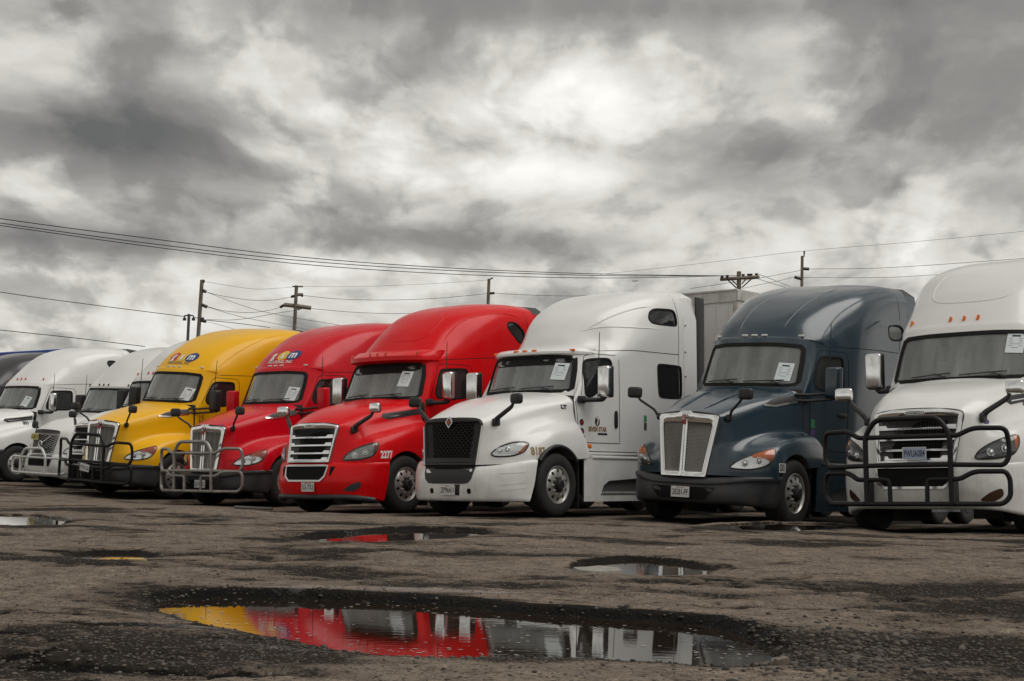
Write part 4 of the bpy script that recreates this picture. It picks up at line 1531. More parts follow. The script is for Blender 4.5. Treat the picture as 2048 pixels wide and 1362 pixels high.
def visor_mesh(M, z_top, z_low, reach, drop, yw):
    cb = M['cab_bvh']
    vs_, fs = [], []
    ys = np.linspace(-yw, yw, 25)
    for y in ys:
        p, n = hit(cb, (0, y, z_top), FRONT)
        q, _ = hit(cb, (0, y, z_low), FRONT)
        p = Vector((min(p.x, q.x + .10), p.y, p.z))
        e = reach * (1 - .35 * (abs(y) / yw) ** 6)
        vs_ += [(p.x + .03, y, z_top), (p.x - .05, y, z_top - .004), (p.x - e * .75, y, z_top - drop * .45), (p.x - e, y, z_top - drop * .62),
                (p.x - e, y, z_top - drop), (p.x - e + .03, y, z_top - drop - .005), (q.x + .01, y, z_low - .0)]
    k = 7
    for i in range(len(ys) - 1):
        for j in range(k - 1):
            fs.append((i * k + j, i * k + j + 1, (i + 1) * k + j + 1, (i + 1) * k + j))
    fs.append(tuple(range(k)))
    fs.append(tuple((len(ys) - 1) * k + j for j in range(k - 1, -1, -1)))
    mb = MB().add(vs_, fs)
    return mb


def bull_bar(parent, mat, style, hb=0.0):
    bb = empty('bull_bar', parent=parent)
    r = .031
    if style == 'full':
        zt, z1, z2, zb, w = 1.41 + hb, 1.185 + hb, .835 + hb, .36 + hb * .4, .54
        hoop = MB().tube(bez([(-.12, -w, zb), (-.13, -w, zt - .20), (-.13, -w + .14, zt), (-.13, w - .14, zt), (-.13, w, zt - .20), (-.12, w, zb)], .10, 6), .034, 12)
        link(hoop.mesh('hoop', 50), 'hoop', mat, bb)
        for z in (z1, z2):
            link(MB().tube([(-.13, -w, z), (-.13, w, z)], r, 10).mesh('crossbar', 50), 'crossbar', mat, bb)
        for s in (-1, 1):
            up = bez([(-.12, s * w, z1), (-.12, s * .63, z1), (-.06, s * .80, z1 + .088), (.07, s * 1.16, z1 + .085), (.10, s * 1.18, z1 - .1), (.10, s * 1.18, z2 + .1), (.07, s * 1.13, z2 - .01), (-.12, s * (w + .02), z2)], .08, 6)
            link(MB().tube(up, r, 10).mesh('wing_tube', 50), 'wing_tube', mat, bb)
            zl = zb + .30
            lo = bez([(-.12, s * w, zl), (-.12, s * .65, zl), (-.06, s * .80, zl + .09), (.07, s * 1.14, zl + .09), (.10, s * 1.18, zl), (.10, s * 1.18, zb + .09), (.06, s * 1.10, zb), (-.12, s * (w + .03), zb)], .08, 6)
            link(MB().tube(lo, r, 10).mesh('wing_tube', 50), 'wing_tube', mat, bb)
            inn = bez([(-.12, s * w, zl), (-.12, s * .24, zl), (-.12, s * .235, zb)], .07, 6)
            link(MB().tube(inn, r * .9, 10).mesh('inner_loop', 50), 'inner_loop', mat, bb)
            link(MB().rbox((-.03, s * (w + .0), zb + .14), (.20, .05, .34), .012).mesh('bracket'), 'bracket', 'chassis', bb)
        link(MB().tube([(-.12, -w - .03, zb), (-.12, w + .03, zb)], r, 10).mesh('bottom_tube', 50), 'bottom_tube', mat, bb)
    else:
        zt, z1, zb, w = 1.02, .78, .38, .52
        link(MB().tube(bez([(-.10, -w, zb), (-.11, -w, z1), (-.12, -w + .16, zt), (-.12, w - .2, zt - .02), (-.11, w, z1), (-.10, w, zb)], .08, 6), .034, 12).mesh('hoop', 50), 'hoop', mat, bb)
        for s in (-1, 1):
            link(MB().tube(bez([(-.10, s * w, z1), (0, s * .95, z1), (.08, s * 1.12, z1 - .04), (.08, s * 1.12, zb + .04), (0, s * .95, zb), (-.10, s * w, zb)], .07, 6), .03, 10).mesh('wing_tube', 50), 'wing_tube', mat, bb)
        for z in (z1, zb):
            link(MB().tube([(-.11, -w, z), (-.11, w, z)], .03, 10).mesh('crossbar', 50), 'crossbar', mat, bb)
    return bb


def number_plate(T, text, pos, mat='plate_white', top='', ink='ink', tilt=0.0, x=None):
    """pos = (y, z) on the front; built just proud of the bumper"""
    y, z = pos
    if x is None:
        p, n = hit(T['M']['bumper_bvh'], (0, y, z), FRONT)
        x = p.x - .02
    np_ = empty('number_plate', parent=T['root'])
    R = Matrix.Rotation(tilt, 3, 'X')
    me = MB().rbox((0, 0, 0), (.008, .305, .155), .003).mesh('plate')
    pl = link(me, 'plate', mat, np_)
    vs_, fs = text_mb(text, .118, 1.0, .0012)
    wd = max(v.x for v in vs_) - min(v.x for v in vs_)
    cx_ = (max(v.x for v in vs_) + min(v.x for v in vs_)) / 2
    vs_ = [Vector(((v.x - cx_) * .265 / wd, v.y, 0)) for v in vs_]
    link(MB().add([(-.0055, -v.x, v.y - .006) for v in vs_], fs).mesh('plate_lettering', recalc=False), 'plate_lettering', ink, np_)
    if top:
        vs_, fs = text_mb(top, .024, .9, .0006)
        link(MB().add([(-.0055, -v.x, v.y + .060) for v in vs_], fs).mesh('plate_heading', recalc=False), 'plate_heading', 'emblem_red', np_)
    fr = MB().ring([Vector((-.006, a * .152, b * .077)) for a, b in ((-1, -1), (1, -1), (1, 1), (-1, 1))],
                   [Vector((-.006, a * .145, b * .070)) for a, b in ((-1, -1), (1, -1), (1, 1), (-1, 1))], (.004, 0, 0))
    link(fr.mesh('plate_frame'), 'plate_frame', 'chrome_satin', np_)
    np_.location = (x, y, z)
    np_.rotation_euler = (tilt, 0, 0)
    return np_


# ------------------------------------------------------------------ assembling one truck
def get_model(key, wire=None):
    ck = (key, wire)
    if ck in MODELS:
        return MODELS[ck]
    base = MODELS.get((key, 'base'))
    if base is None:
        base = build_model(key)
        MODELS[(key, 'base')] = base
        base['head'] = {s: headlight_meshes(base, key, s) for s in (-1, 1)}
        for s in (-1, 1):
            WHEELS[(key, s)] = wheel_parts(base['hx'], s * 1.195, .50)
        for i, x in enumerate((6.7, 8.0)):
            for s in (-1, 1):
                WHEELS[('rear', i, s)] = wheel_parts(x, s * 1.22, .50, True)
    M = dict(base)
    M['F'] = {'C': frontend_C, 'L': frontend_L, 'V': frontend_V}[key](M) if key != 'K' else frontend_K(M, wire)
    MODELS[ck] = M
    return M


def truck(label, key, pose, paint_m, wire=None, group='row of parked sleeper trucks', **o):
    """pose: X, Y, yaw, Z, roll, pitch (from the survey of the photograph)"""
    M = get_model(key, wire)
    S, F = M['S'], M['F']
    root = empty('semi_truck', label, 'truck', group)
    X, Y, a, Z, rl, pt = pose
    back, left, up = Vector((math.sin(a), math.cos(a), 0)), Vector((math.cos(a), -math.sin(a), 0)), Vector((0, 0, 1))
    ex = (back + up * pt).normalized()
    ey = -(left + up * rl)
    ey = (ey - ex * ey.dot(ex)).normalized()
    ez = ex.cross(ey)
    root.matrix_world = Matrix(((ex.x, ey.x, ez.x, X), (ex.y, ey.y, ez.y, Y), (ex.z, ey.z, ez.z, Z), (0, 0, 0, 1)))
    T = dict(root=root, M=M, key=key, paint=paint_m)

    def add(me, name, mat, parent=None, **pr):
        return link(me, name, mat, parent or root, pr)
    add(M['hood'], 'hood', paint_m)
    cabo = add(M['cab'], 'cab', paint_m)
    add(M['bumper'], 'bumper', o.get('bumper', paint_m))
    add(M['seams'], 'panel_gap', 'seam', cabo)
    add(M['sill'], 'sill', paint_m)
    add(M['roofcap'], 'roof_trim', 'black_plastic' if key != 'L' else paint_m)
    for e in M['ext']:
        add(e, 'side_fairing', paint_m)
    w = add(M['windshield'], 'windshield', 'glass')
    add(M['ws_seal'], 'windshield_seal', 'seam', w)
    for k, me in M['wins'].items():
        nm = {'door_win': 'door_window', 'upper_win': 'upper_window', 'sleeper_win': 'sleeper_window'}[k[0]]
        wo = add(me, nm, 'glass_door' if k[0] == 'door_win' else 'glass_dark')
        add(M['seals'][k], 'window_seal', 'seam', wo)
    if o.get('sun_strip'):
        zt_ = M['zt']
        hw = S['ws'][-3][0]
        q = [Vector((0, y, z)) for y, z in ((-hw, zt_ - .02), (hw, zt_ - .02), (hw + .03, zt_ - .10), (hw * .8, zt_ - o['sun_strip']), (-hw * .8, zt_ - o['sun_strip']), (-hw - .03, zt_ - .10))]
        add(patch(M['cab_bvh'], densify(q, .08), FRONT, -.007, 3, .002).mesh('sun_strip', 60), 'sun_strip', 'seam', w)
    if key != 'L':
        for s in (-1, 1):
            if ('handle', s) not in M:
                zh = 1.62 if key != 'K' else 1.72
                M[('handle', s)] = patch(M['cab_bvh'], densify(smooth_loop([Vector((x, s * 1.1, z)) for x, z in ((2.78, zh + .03), (3.02, zh + .03), (3.02, zh - .04), (2.78, zh - .04))]), .04), SIDE(s), .012, 3, .012, .012).mesh('door_handle', 50)
            add(M[('handle', s)], 'door_handle', 'black_plastic')
    add(M['dash'], 'dashboard', 'interior')
    add(M['steering'], 'steering_wheel', 'interior')
    for y in (-.45, .45):
        add(M['seat'], 'seat', 'seat_cloth').location = (0, y, 0)
    for me in M['wipers']:
        add(me, 'wiper', 'black_plastic')
    add(M['frame'], 'chassis_frame', 'chassis')
    add(M['engine'], 'engine_block', 'chassis')
    for s in (-1, 1):
        if ('flap', s) not in M:
            M[('flap', s)] = MB().rbox((5.95, s * .92, .60), (.03, .66, .96), .01).mesh('blocker_flap')  # unseen boards, added to hide the rear wheels and darken the underside
            M[('tank', s)] = MB().tube([(2.6, s * .80, .62), (4.7, s * .80, .62)], .29, 20).mesh('fuel_tank', 40)
        add(M[('flap', s)], 'blocker_flap', 'rubber')
        if ('front_flap', s) not in M:
            M[('front_flap', s)] = MB().rbox((M['hx'] + .66, s * .80, .50), (.03, .62, .74), .01).mesh('blocker_flap')  # added behind the front wheels to block the bright rear tyres
        add(M[('front_flap', s)], 'blocker_flap', 'rubber')
        add(M[('tank', s)], 'fuel_tank', 'chassis')
    for s in (-1, 1):
        sk = add(M['skirt'][s], 'side_skirt', o.get('skirt', paint_m))
        add(M[('tread', s)], 'step_tread', 'alloy', sk)
        add(M[('ledge', s)], 'upper_step', o.get('skirt', paint_m), sk)
        for kk, tag_ in (((key, s), 'front_wheel'), (('rear', 0, s), 'rear_wheel'), (('rear', 1, s), 'rear_wheel')):
            W = WHEELS[kk]
            we = empty(tag_, parent=root)
            add(W['tyre'], 'tyre', 'rubber', we)
            rm = 'alloy' if tag_ == 'front_wheel' else 'chassis'
            add(W['rim'], 'rim', rm, we)
            add(W['holes'], 'hand_holes', 'black_void', we, kind='stuff')
            add(W['hub'], 'hub', 'chassis' if not o.get('hub') else o['hub'], we)
            add(W['nuts'], 'lug_nuts', 'alloy', we, kind='stuff')
        m = empty('side_mirror', parent=root) if s not in o.get('no_mirror', ()) else None
        smm = o.get('mirror', 'chrome')
        if m is not None:
            add(M['sm'][s], 'mirror_head', smm, m)
            add(M[('sm_back', s)], 'mirror_housing', 'black_plastic' if smm == 'chrome' else smm, m)
            add(M['sm_arm'][s], 'mirror_arm', 'black_plastic', m)
        m = empty('hood_mirror', parent=root)
        add(M['hm'][s], 'mirror_head', 'black_plastic', m)
        if o.get('hood_mirror') == 'chrome':
            add(M[('hm_cap', s)], 'mirror_shell', 'chrome', m)
        add(M['hm_arm'][s], 'mirror_arm', 'black_plastic', m)
        if s in o.get('antenna', (-1,)):
            add(M['ant'][s], 'antenna', 'cable')
    # headlights
    for s in (-1, 1):
        H = M['head'][s]
        he = empty('headlight', parent=root)
        add(H['reflector'], 'reflector', o.get('reflector', 'reflector'), he)
        add(H['trim'], 'trim', 'black_plastic', he)
        for bme in H['bulbs']:
            add(bme, 'projector', o.get('bulb', 'reflector'), he)
        add(H['amber'], 'amber_lens', o.get('amber', 'amber'), he)
        add(H['lens'], 'lens', 'lens', he)
    # grille
    g = empty('grille', parent=root)
    sm_ = {'C': 'chrome', 'K': 'chrome', 'L': 'grille_black', 'V': 'chrome'}[key]
    add(F['surround'], 'surround', sm_, g)
    add(F['low_grille'], 'lower_grille', 'black_void' if key != 'L' else 'black_plastic', g)
    add(F['low_frame'], 'lower_grille_frame', {'C': 'chrome_satin', 'K': 'black_plastic', 'L': 'black_plastic', 'V': 'black_plastic'}[key], g)
    if key in 'CLV':
        add(F['backing'], 'backing', 'black_void', g)
    if key == 'C':
        for me in F['slats']:
            add(me, 'slat', 'chrome', g)
        add(F['fins'], 'fins', 'grille_black', g, kind='stuff')
        add(F['badge'], 'badge', 'chrome', g)
        add(F['badge_field'], 'badge_field', 'grille_black', g)
        add(F['badge_text'], 'badge_lettering', 'text_white', g)
    elif key == 'K':
        for me in F['panels']:
            add(me, 'backing', 'black_void', g)
        for me in F['meshes']:
            add(me, 'grille_mesh', 'grille_wire', g, kind='stuff')
        add(F['bar'], 'center_bar', 'chrome', g)
        add(F['emblem_rim'], 'emblem_rim', 'chrome', g)
        add(F['emblem'], 'emblem', 'emblem_red', g)
        add(F['emblem_text'], 'emblem_lettering', 'text_white', g)
    elif key == 'L':
        add(F['wave'], 'grille_mesh', 'grille_black', g, kind='stuff')
        add(F['sill_bar'], 'grille_sill', 'grille_black', g)
        add(F['filler'], 'grille_filler', 'black_void', g)
        for me in F['edge']:
            add(me, 'trim_strip', 'paint_white_clean', g)
        add(F['emblem_rim'], 'emblem_rim', 'chrome', g)
        add(F['emblem'], 'emblem', 'grille_black', g)
        add(F['emblem_bars'], 'emblem_bars', 'amber_red', g)
    else:
        add(F['wave'], 'grille_mesh', 'chrome_satin', g, kind='stuff')
        add(F['bar'], 'diagonal_bar', 'chrome', g)
        add(F['ring'], 'ring_emblem', 'chrome', g)
    # visor and roof marker lights
    pts = [(p, n) for p, n in M['markers']]
    if o.get('visor'):
        vk = ('visor', key, o['visor'])
        if vk not in M:
            mb = visor_mesh(M, *o['visor'])
            M[vk] = (mb.mesh('sun_visor', 40), bvh_of(mb))
        add(M[vk][0], 'sun_visor', paint_m)
        zc = o['visor'][0] - o['visor'][3] * .5
        pts = [hit(M[vk][1], (0, y, zc), FRONT) for y, z in S['markers']]
    for p, n in pts:
        if key in 'CV':
            me = MB().rbox((0, 0, 0), (.03, .042, .105), .014, 3, Matrix.Rotation(.28, 3, 'X')).mesh('marker_light', 50)
        elif key == 'K':
            me = MB().rbox((0, 0, 0), (.03, .105, .034), .012, 3).mesh('marker_light', 50)
        else:
            me = MB().rbox((0, 0, 0), (.05, .10, .045), .019, 4).mesh('marker_light', 50)
        ml = add(me, 'marker_light', o.get('marker', 'amber'))
        ml.location = p + n * .006
    # hood-side vent
    if key in 'CKV':
        for s in (-1, 1):
            if key == 'K':
                v = [(1.12, 1.78), (1.30, 1.86), (1.55, 1.93), (1.84, 1.96), (1.84, 1.86), (1.6, 1.83), (1.35, 1.78)]
            else:
                v = [(1.05, 1.66), (1.10, 1.72), (1.86, 1.83), (1.86, 1.73), (1.16, 1.62)]
            ol = densify([Vector((x, s * .9, z)) for x, z in v], .07)
            vk = ('vent', s)
            if vk not in M:
                M[vk] = patch(M['hood_bvh'], ol, SIDE(s), .006, 3, .012).mesh('side_vent', 40)
                lo = [(1.12, 1.775), (1.35, 1.775), (1.6, 1.825), (1.84, 1.86)] if key == 'K' else [(1.18, 1.665), (1.5, 1.71), (1.84, 1.765)]
                M[('ventbar', s)] = ribbon(M['hood_bvh'], [(x, s * .9, z) for x, z in lo], SIDE(s), .03 if key == 'K' else .016, .014).mesh('vent_trim')
            vo = add(M[vk], 'side_vent', 'black_plastic')
            add(M[('ventbar', s)], 'vent_trim', 'chrome', vo)
    # paper notice taped to the windshield
    if o.get('paper'):
        y, z, rot = o['paper']
        U, V_ = Vector((0, -1, 0)), Vector((0, 0, 1))
        c, s_ = math.cos(rot), math.sin(rot)
        P = [Vector((0, y, z)) + U * (a * c - b * s_) + V_ * (a * s_ + b * c) for a, b in ((-.108, -.14), (.108, -.14), (.108, .14), (-.108, .14))]
        po = add(patch(M['cab_bvh'], densify(P, .05), FRONT, -.006, 3, .001).mesh('paper_notice'), 'paper_notice', 'paper')
        ln = MB()
        for i in range(7):
            b = .085 - i * .026
            wdt = (.05, .08, .075, .08, .06, .08, .04)[i]
            q = [Vector((0, y, z)) + U * (a_ * c - b_ * s_) + V_ * (a_ * s_ + b_ * c) for a_, b_ in ((-wdt, b), (wdt, b), (wdt, b + (.004 if i else .02)), (-wdt, b + (.004 if i else .02)))]
            ln.add([hit(M['cab_bvh'], p, FRONT)[0] + hit(M['cab_bvh'], p, FRONT)[1] * -.0035 for p in q], [(0, 1, 2, 3)])
        add(ln.mesh('printed_lines'), 'printed_lines', 'seam', po)
    if o.get('plate'):
        kw = dict(o.get('plate_kw', {}))
        number_plate(T, o['plate'], kw.pop('pos', F['plate_pos']), **kw)
    T['add'] = add
    return T


def px_bead(T, pts, r=.011, name='roof_crease', which='cab_bvh'):
    # a raised styling line pressed into the panel, following the surface
    Mi = T['root'].matrix_world.inverted()
    o = Mi @ Vector((0, 0, CAM_Z))
    P = cr(np.array([(u, v, 0) for u, v in pts], float), 6)
    Q = []
    for u, v, _ in P:
        d = (Mi @ at(u, v, 30)) - o
        h = T['M'][which].ray_cast(o, d.normalized())
        if h[0] is None:
            continue
        n = h[1] if h[1].dot(d) < 0 else -h[1]
        Q.append(h[0] - n * r * .35)
    if len(Q) > 2:
        k = len(Q) - 1
        rad = [max(.002, r * min(1, 6 * min(i, k - i) / k)) for i in range(k + 1)]
        T['add'](MB().tube(Q, r, 8, radii=rad).mesh(name, 80), name, T['paint'])


# poses surveyed from the photograph:     X, Y, yaw, Z, roll, pitch
YAW = 0.650062
POSE = {
    'red2277': (-3.5023, 25.3121, YAW + .0140, -.1206, .0243, .0110),
    'white_star': (-.9629, 22.8404, YAW + .0329, -.0273, .0201, .0072),
    'blue': (2.4193, 21.3807, YAW + .0178, .0174, -.0221, -.0046),
    'white_near': (5.0109, 18.3601, YAW - .0210, .0762, .0354, -.0032),
    'red_bar': (-6.1637, 29.5028, YAW - .0168, -.1756, .0156, .0191),
    'yellow': (-8.9284, 31.6861, YAW - .0276, -.0732, -.0390, .0026),
    'white_far': (-15.2314, 40.3599, YAW + .0007, .0289, -.0056, -.0031),
    'white_bar': (-12.1284, 38.1014, .635590, -.0705, -.0210, .0),
    'hidden': (-10.25, 35.3, YAW, .0, .0, .0),
    'dark': (-17.9, 43.6, YAW, .05, .0, .0),
}


# ------------------------------------------------------------------ ground
def on_plane(u, v, z):
    k = r_right * ((u - 1024) / FPX) + r_up * ((681 - v) / FPX) + c_fwd
    t = (z - CAM_Z) / k.z
    return (k.x * t, k.y * t)


_perm = RNG.integers(0, 2 ** 31 - 1, size=4096)


def vnoise(x, y, seed=0):
    xi, yi = np.floor(x).astype(np.int64), np.floor(y).astype(np.int64)
    fx, fy = x - xi, y - yi
    fx, fy = fx * fx * (3 - 2 * fx), fy * fy * (3 - 2 * fy)

    def h(a, b):
        return (_perm[(_perm[(a + seed * 57) & 4095] + b) & 4095] & 65535) / 65535.0
    return (h(xi, yi) * (1 - fx) + h(xi + 1, yi) * fx) * (1 - fy) + (h(xi, yi + 1) * (1 - fx) + h(xi + 1, yi + 1) * fx) * fy


def fbm(x, y, oct=4, seed=0, rough=.5):
    a, s, t = 1.0, 0.0, 0.0
    for i in range(oct):
        s += a * (vnoise(x * 2 ** i + 13.7 * i, y * 2 ** i + 7.1 * i, seed + i) - .5)
        t += a
        a *= rough
    return s / t


PUDDLES = [  # water level, far-bank height, far-bank width, near width, outline in photograph pixels
    (.122, .040, .06, .22, [(318, 1216), (345, 1204), (400, 1199), (480, 1197), (560, 1199), (700, 1203), (850, 1212), (1000, 1225), (1150, 1236), (1300, 1245), (1400, 1253), (1460, 1268),
                            (1500, 1287), (1548, 1312), (1530, 1326), (1480, 1331), (1400, 1329), (1300, 1323), (1150, 1317), (1000, 1313), (850, 1313), (760, 1309), (680, 1299), (600, 1283),
                            (520, 1267), (440, 1251), (380, 1236), (340, 1226)]),
    (.140, .035, .06, .35, [(590, 1078), (640, 1073), (700, 1069), (740, 1064), (830, 1060), (940, 1062), (975, 1067), (900, 1076), (800, 1082), (720, 1085), (650, 1083)]),
    (.138, .030, .06, .30, [(1150, 1139), (1185, 1127), (1265, 1120), (1340, 1126), (1420, 1139), (1395, 1149), (1300, 1152), (1200, 1148)]),
    (.135, .030, .15, .40, [(-40, 1030), (60, 1031), (125, 1041), (118, 1050), (40, 1051), (-40, 1048)]),
    (.132, .028, .08, .30, [(150, 1113), (200, 1108), (260, 1108), (300, 1114), (250, 1119), (190, 1119)]),
    (.100, .030, .12, .40, [(1470, 1050), (1560, 1046), (1680, 1050), (1690, 1057), (1580, 1062), (1490, 1060)]),
]
PUD_W = [(zw, fb, fw, nw, np.array([on_plane(u, v, zw) for u, v in ol])) for zw, fb, fw, nw, ol in PUDDLES]
CTRL = []
for k, (X, Y, a, Z, rl, pt) in POSE.items():
    bx_, by_ = math.sin(a), math.cos(a)
    lx, ly = math.cos(a), -math.sin(a)
    for x in (0.6, 1.33, 4.0, 6.7, 8.2):
        for y in (-1.1, 1.1):
            CTRL.append((X + bx_ * x + lx * y, Y + by_ * x + ly * y, Z + rl * y + pt * x))
for x, y, z in [(-3, 2, .16), (0, 2, .16), (3, 2, .16), (-6, 6, .165), (-2.5, 7.5, .155), (0, 7.6, .15), (2.5, 7, .16), (6, 7, .165), (-5, 11, .16), (-1, 11.5, .165), (2, 10.5, .16), (6, 11, .15),
                (-9, 16, .17), (-4, 17, .15), (0, 16.5, .14), (2.8, 14.5, .13), (6.5, 14, .10), (-14, 26, .10), (-10, 24, .08), (-6.5, 22, .05), (11, 14, .12), (14, 22, .1), (20, 30, .1), (-25, 40, .1), (0, 45, .1), (-20, 60, .1), (30, 60, .1)]:
    CTRL.append((x, y, z))
CTRL = np.array(CTRL)


def base_height(x, y):
    num = np.zeros_like(x)
    den = np.zeros_like(x)
    for cx, cy, cz in CTRL:
        d2 = (x - cx) ** 2 + (y - cy) ** 2 + .08
        w = 1 / d2 ** 1.7
        num += w * cz
        den += w
    return num / den


def poly_sd(px, py, P):
    """signed distance (negative inside)"""
    d = np.full_like(px, 1e9)
    inside = np.zeros(px.shape, bool)
    n = len(P)
    for i in range(n):
        ax, ay = P[i]
        bx_, by_ = P[(i + 1) % n]
        ex, ey = bx_ - ax, by_ - ay
        t = np.clip(((px - ax) * ex + (py - ay) * ey) / (ex * ex + ey * ey + 1e-12), 0, 1)
        d = np.minimum(d, np.hypot(px - ax - t * ex, py - ay - t * ey))
        c = ((ay > py) != (by_ > py)) & (px < ex * (py - ay) / (ey + 1e-12) + ax)
        inside ^= c
    return np.where(inside, -d, d)


WETS = [(850, 1187, .75, .13, 1.0), (620, 1183, .4, .10, .8), (60, 1036, .6, .5, .9), (170, 1056, .3, .3, .7), (450, 1035, .5, .5, .6), (230, 1113, .45, .2, .8), (860, 1068, .9, .5, .7), (1560, 1052, 1.0, .7, .7), (1450, 1290, .25, .35, .7),
        (380, 1245, .25, .12, .9), (560, 1290, .3, .1, .8)]


def height(x, y):
    h = base_height(x, y)
    near = np.exp(-(np.hypot(x, y - 6) / 26) ** 2)
    h = h + fbm(x * .55, y * .55, 3, 3) * .04 * near
    rut = fbm(x * .9 + .25 * y, y * 2.6, 4, 9, .55)
    h = h + rut * .030 * near
    h = h + fbm(x * 2.6, y * 3.4, 4, 121, .62) * .058 * np.exp(-(np.hypot(x, y - 8) / 20) ** 2)
    lump = fbm(x * 7, y * 9, 4, 21, .6)
    fine = np.exp(-np.maximum(y - 3, 0) / 14)
    h = h + lump * .020 * fine
    h = h + fbm(x * 28, y * 30, 3, 33, .6) * .008 * np.exp(-np.maximum(y - 3, 0) / 8)
    wet = np.zeros_like(h)
    bank = np.zeros_like(h)
    # broken rims of the old paving: long thin steps, mostly running across the view
    for sx_, sy_, sd_, am in ((.42, .95, 83, .030), (.8, 1.7, 91, .020)):
        cl = fbm(x * sx_ + fbm(x * 3, y * 3, 3, 95) * .35, y * sy_, 4, sd_, .5)
        mask = np.clip((fbm(x * .45 + 9, y * .6, 2, sd_ + 3) + .02) * 7, 0, 1) * np.exp(-np.maximum(y - 4, 0) / 16)
        line = np.exp(-(cl / .020) ** 2) * mask
        h = h - line * am * .7 + np.clip(cl / .05, -1, 1) * am * .35 * mask
        bank = np.maximum(bank, line * .95)
        wet = np.maximum(wet, line * .5)
    shade_map = np.zeros_like(h)
    # shade under the parked trucks is painted in, along with some wet ground
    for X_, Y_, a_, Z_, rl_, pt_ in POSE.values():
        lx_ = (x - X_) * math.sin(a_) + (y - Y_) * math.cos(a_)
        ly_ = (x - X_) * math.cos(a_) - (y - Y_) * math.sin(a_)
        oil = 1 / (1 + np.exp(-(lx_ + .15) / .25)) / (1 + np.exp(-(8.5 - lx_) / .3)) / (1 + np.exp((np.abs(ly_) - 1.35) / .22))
        shade_map = np.maximum(shade_map, oil)
    for ip, (zw, fb, fw, nw, P) in enumerate(PUD_W):
        sc_ = 1.0 if ip == 0 else .55
        x0, y0 = P.min(0) - 1.6
        x1, y1 = P.max(0) + 1.6
        m = (x > x0) & (x < x1) & (y > y0) & (y < y1)
        if not m.any():
            continue
        xs, ys = x[m], y[m]
        sd = poly_sd(xs, ys, P)
        sd = sd + fbm(xs * 6, ys * 5, 5, 41, .62) * .15 * np.minimum(1, .35 + np.abs(sd) * 4)
        # which shore: compare with the outline's mid line
        o = np.argsort(P[:, 0])
        far = []
        xx = np.clip(xs, P[:, 0].min() + .02, P[:, 0].max() - .02)
        half = len(P)
        ymid = np.interp(xx, *_midline(P))
        fs = 1 / (1 + np.exp(-(ys - ymid) / .10))
        width = fw * .6 * fs + nw * (1 - fs)
        rise = fb * fs + .022 * (1 - fs)
        sd = sd - .02
        prof = np.where(sd > 0, rise * (1 - np.exp(-(sd / width) ** 1.6)) + .004 * np.minimum(sd / .03, 1), np.maximum(-.06, sd * .30) - .006)
        w = np.where(sd > 0, np.exp(-(sd / .55) ** 2), 1.0)
        loc = zw + prof + lump[m] * .012 * np.clip(sd / .05, 0, 1)
        h[m] = h[m] * (1 - w) + loc * w
        wt = np.where(sd > 0, np.exp(-sd / (sc_ * np.where(fs > .5, .085, .07))), 1.0)
        wet[m] = np.maximum(wet[m], wt)
        bank[m] = np.maximum(bank[m], np.exp(-((sd - .045 * sc_) / (.06 * sc_)) ** 2) * fs)
    sheen = np.zeros_like(h)
    for u_, v_, rx_, ry_, am_ in WETS:
        cx_, cy_ = on_plane(u_, v_, .15)
        sheen = np.maximum(sheen, am_ * np.exp(-((x - cx_) / rx_) ** 2 - ((y - cy_) / ry_) ** 2))
    height.oil, height.sheen = shade_map, sheen
    return h, wet, bank, rut


def _midline(P):
    xs = np.linspace(P[:, 0].min() + .01, P[:, 0].max() - .01, 40)
    ym = []
    n = len(P)
    for xq in xs:
        ys = []
        for i in range(n):
            a, b = P[i], P[(i + 1) % n]
            if (a[0] - xq) * (b[0] - xq) <= 0 and a[0] != b[0]:
                ys.append(a[1] + (b[1] - a[1]) * (xq - a[0]) / (b[0] - a[0]))
        ym.append((min(ys) + max(ys)) / 2 if ys else P[:, 1].mean())
    return xs, np.array(ym)


def graded(stops):
    out = []
    for (a, st), (b, st2) in zip(stops, stops[1:]):
        x = a
        while x < b:
            out.append(x)
            t = (x - a) / (b - a)
            x += st * (1 - t) + st2 * t
    out.append(stops[-1][0])
    return np.array(out)


def dark_map(x, y):
    """where the loose dark gravel lies and where the pale hard-packed dirt shows"""
    n = fbm(x * .8, y * 1.1, 5, 61, .6) * 1.5
    n2 = fbm(x * .35 + 3, y * 1.6, 4, 71, .55) * 1.1
    # mud and loose dark grit gather in the low spots, the high spots are worn pale
    v = .40 + n * 1.3 + n2 * 1.25 - 1.3 * fbm(x * 2.6, y * 3.4, 4, 121, .62)
    for (u, v_, r, rz, amp) in [(250, 1310, 1.0, .7, .55), (1650, 1290, .8, .9, .45), (1900, 1200, 1.0, 1.6, .25), (1850, 1340, .8, .5, .4), (900, 1340, .5, .3, -.35), (150, 1180, 1.0, .6, -.25),
                                (1150, 1190, 1.2, .8, -.25), (1450, 1210, .8, .9, -.3), (1250, 1345, .3, .15, -.3), (700, 1130, 1.2, 1.2, -.15), (900, 1020, 5, 3, -.25), (300, 985, 5, 4, -.3), (1500, 1100, 2, 2, -.15)]:
        cx, cy = on_plane(u, v_, .17)
        v = v + amp * np.exp(-((x - cx) / r) ** 2 - ((y - cy) / rz) ** 2)
    return np.clip(v, 0, 1)


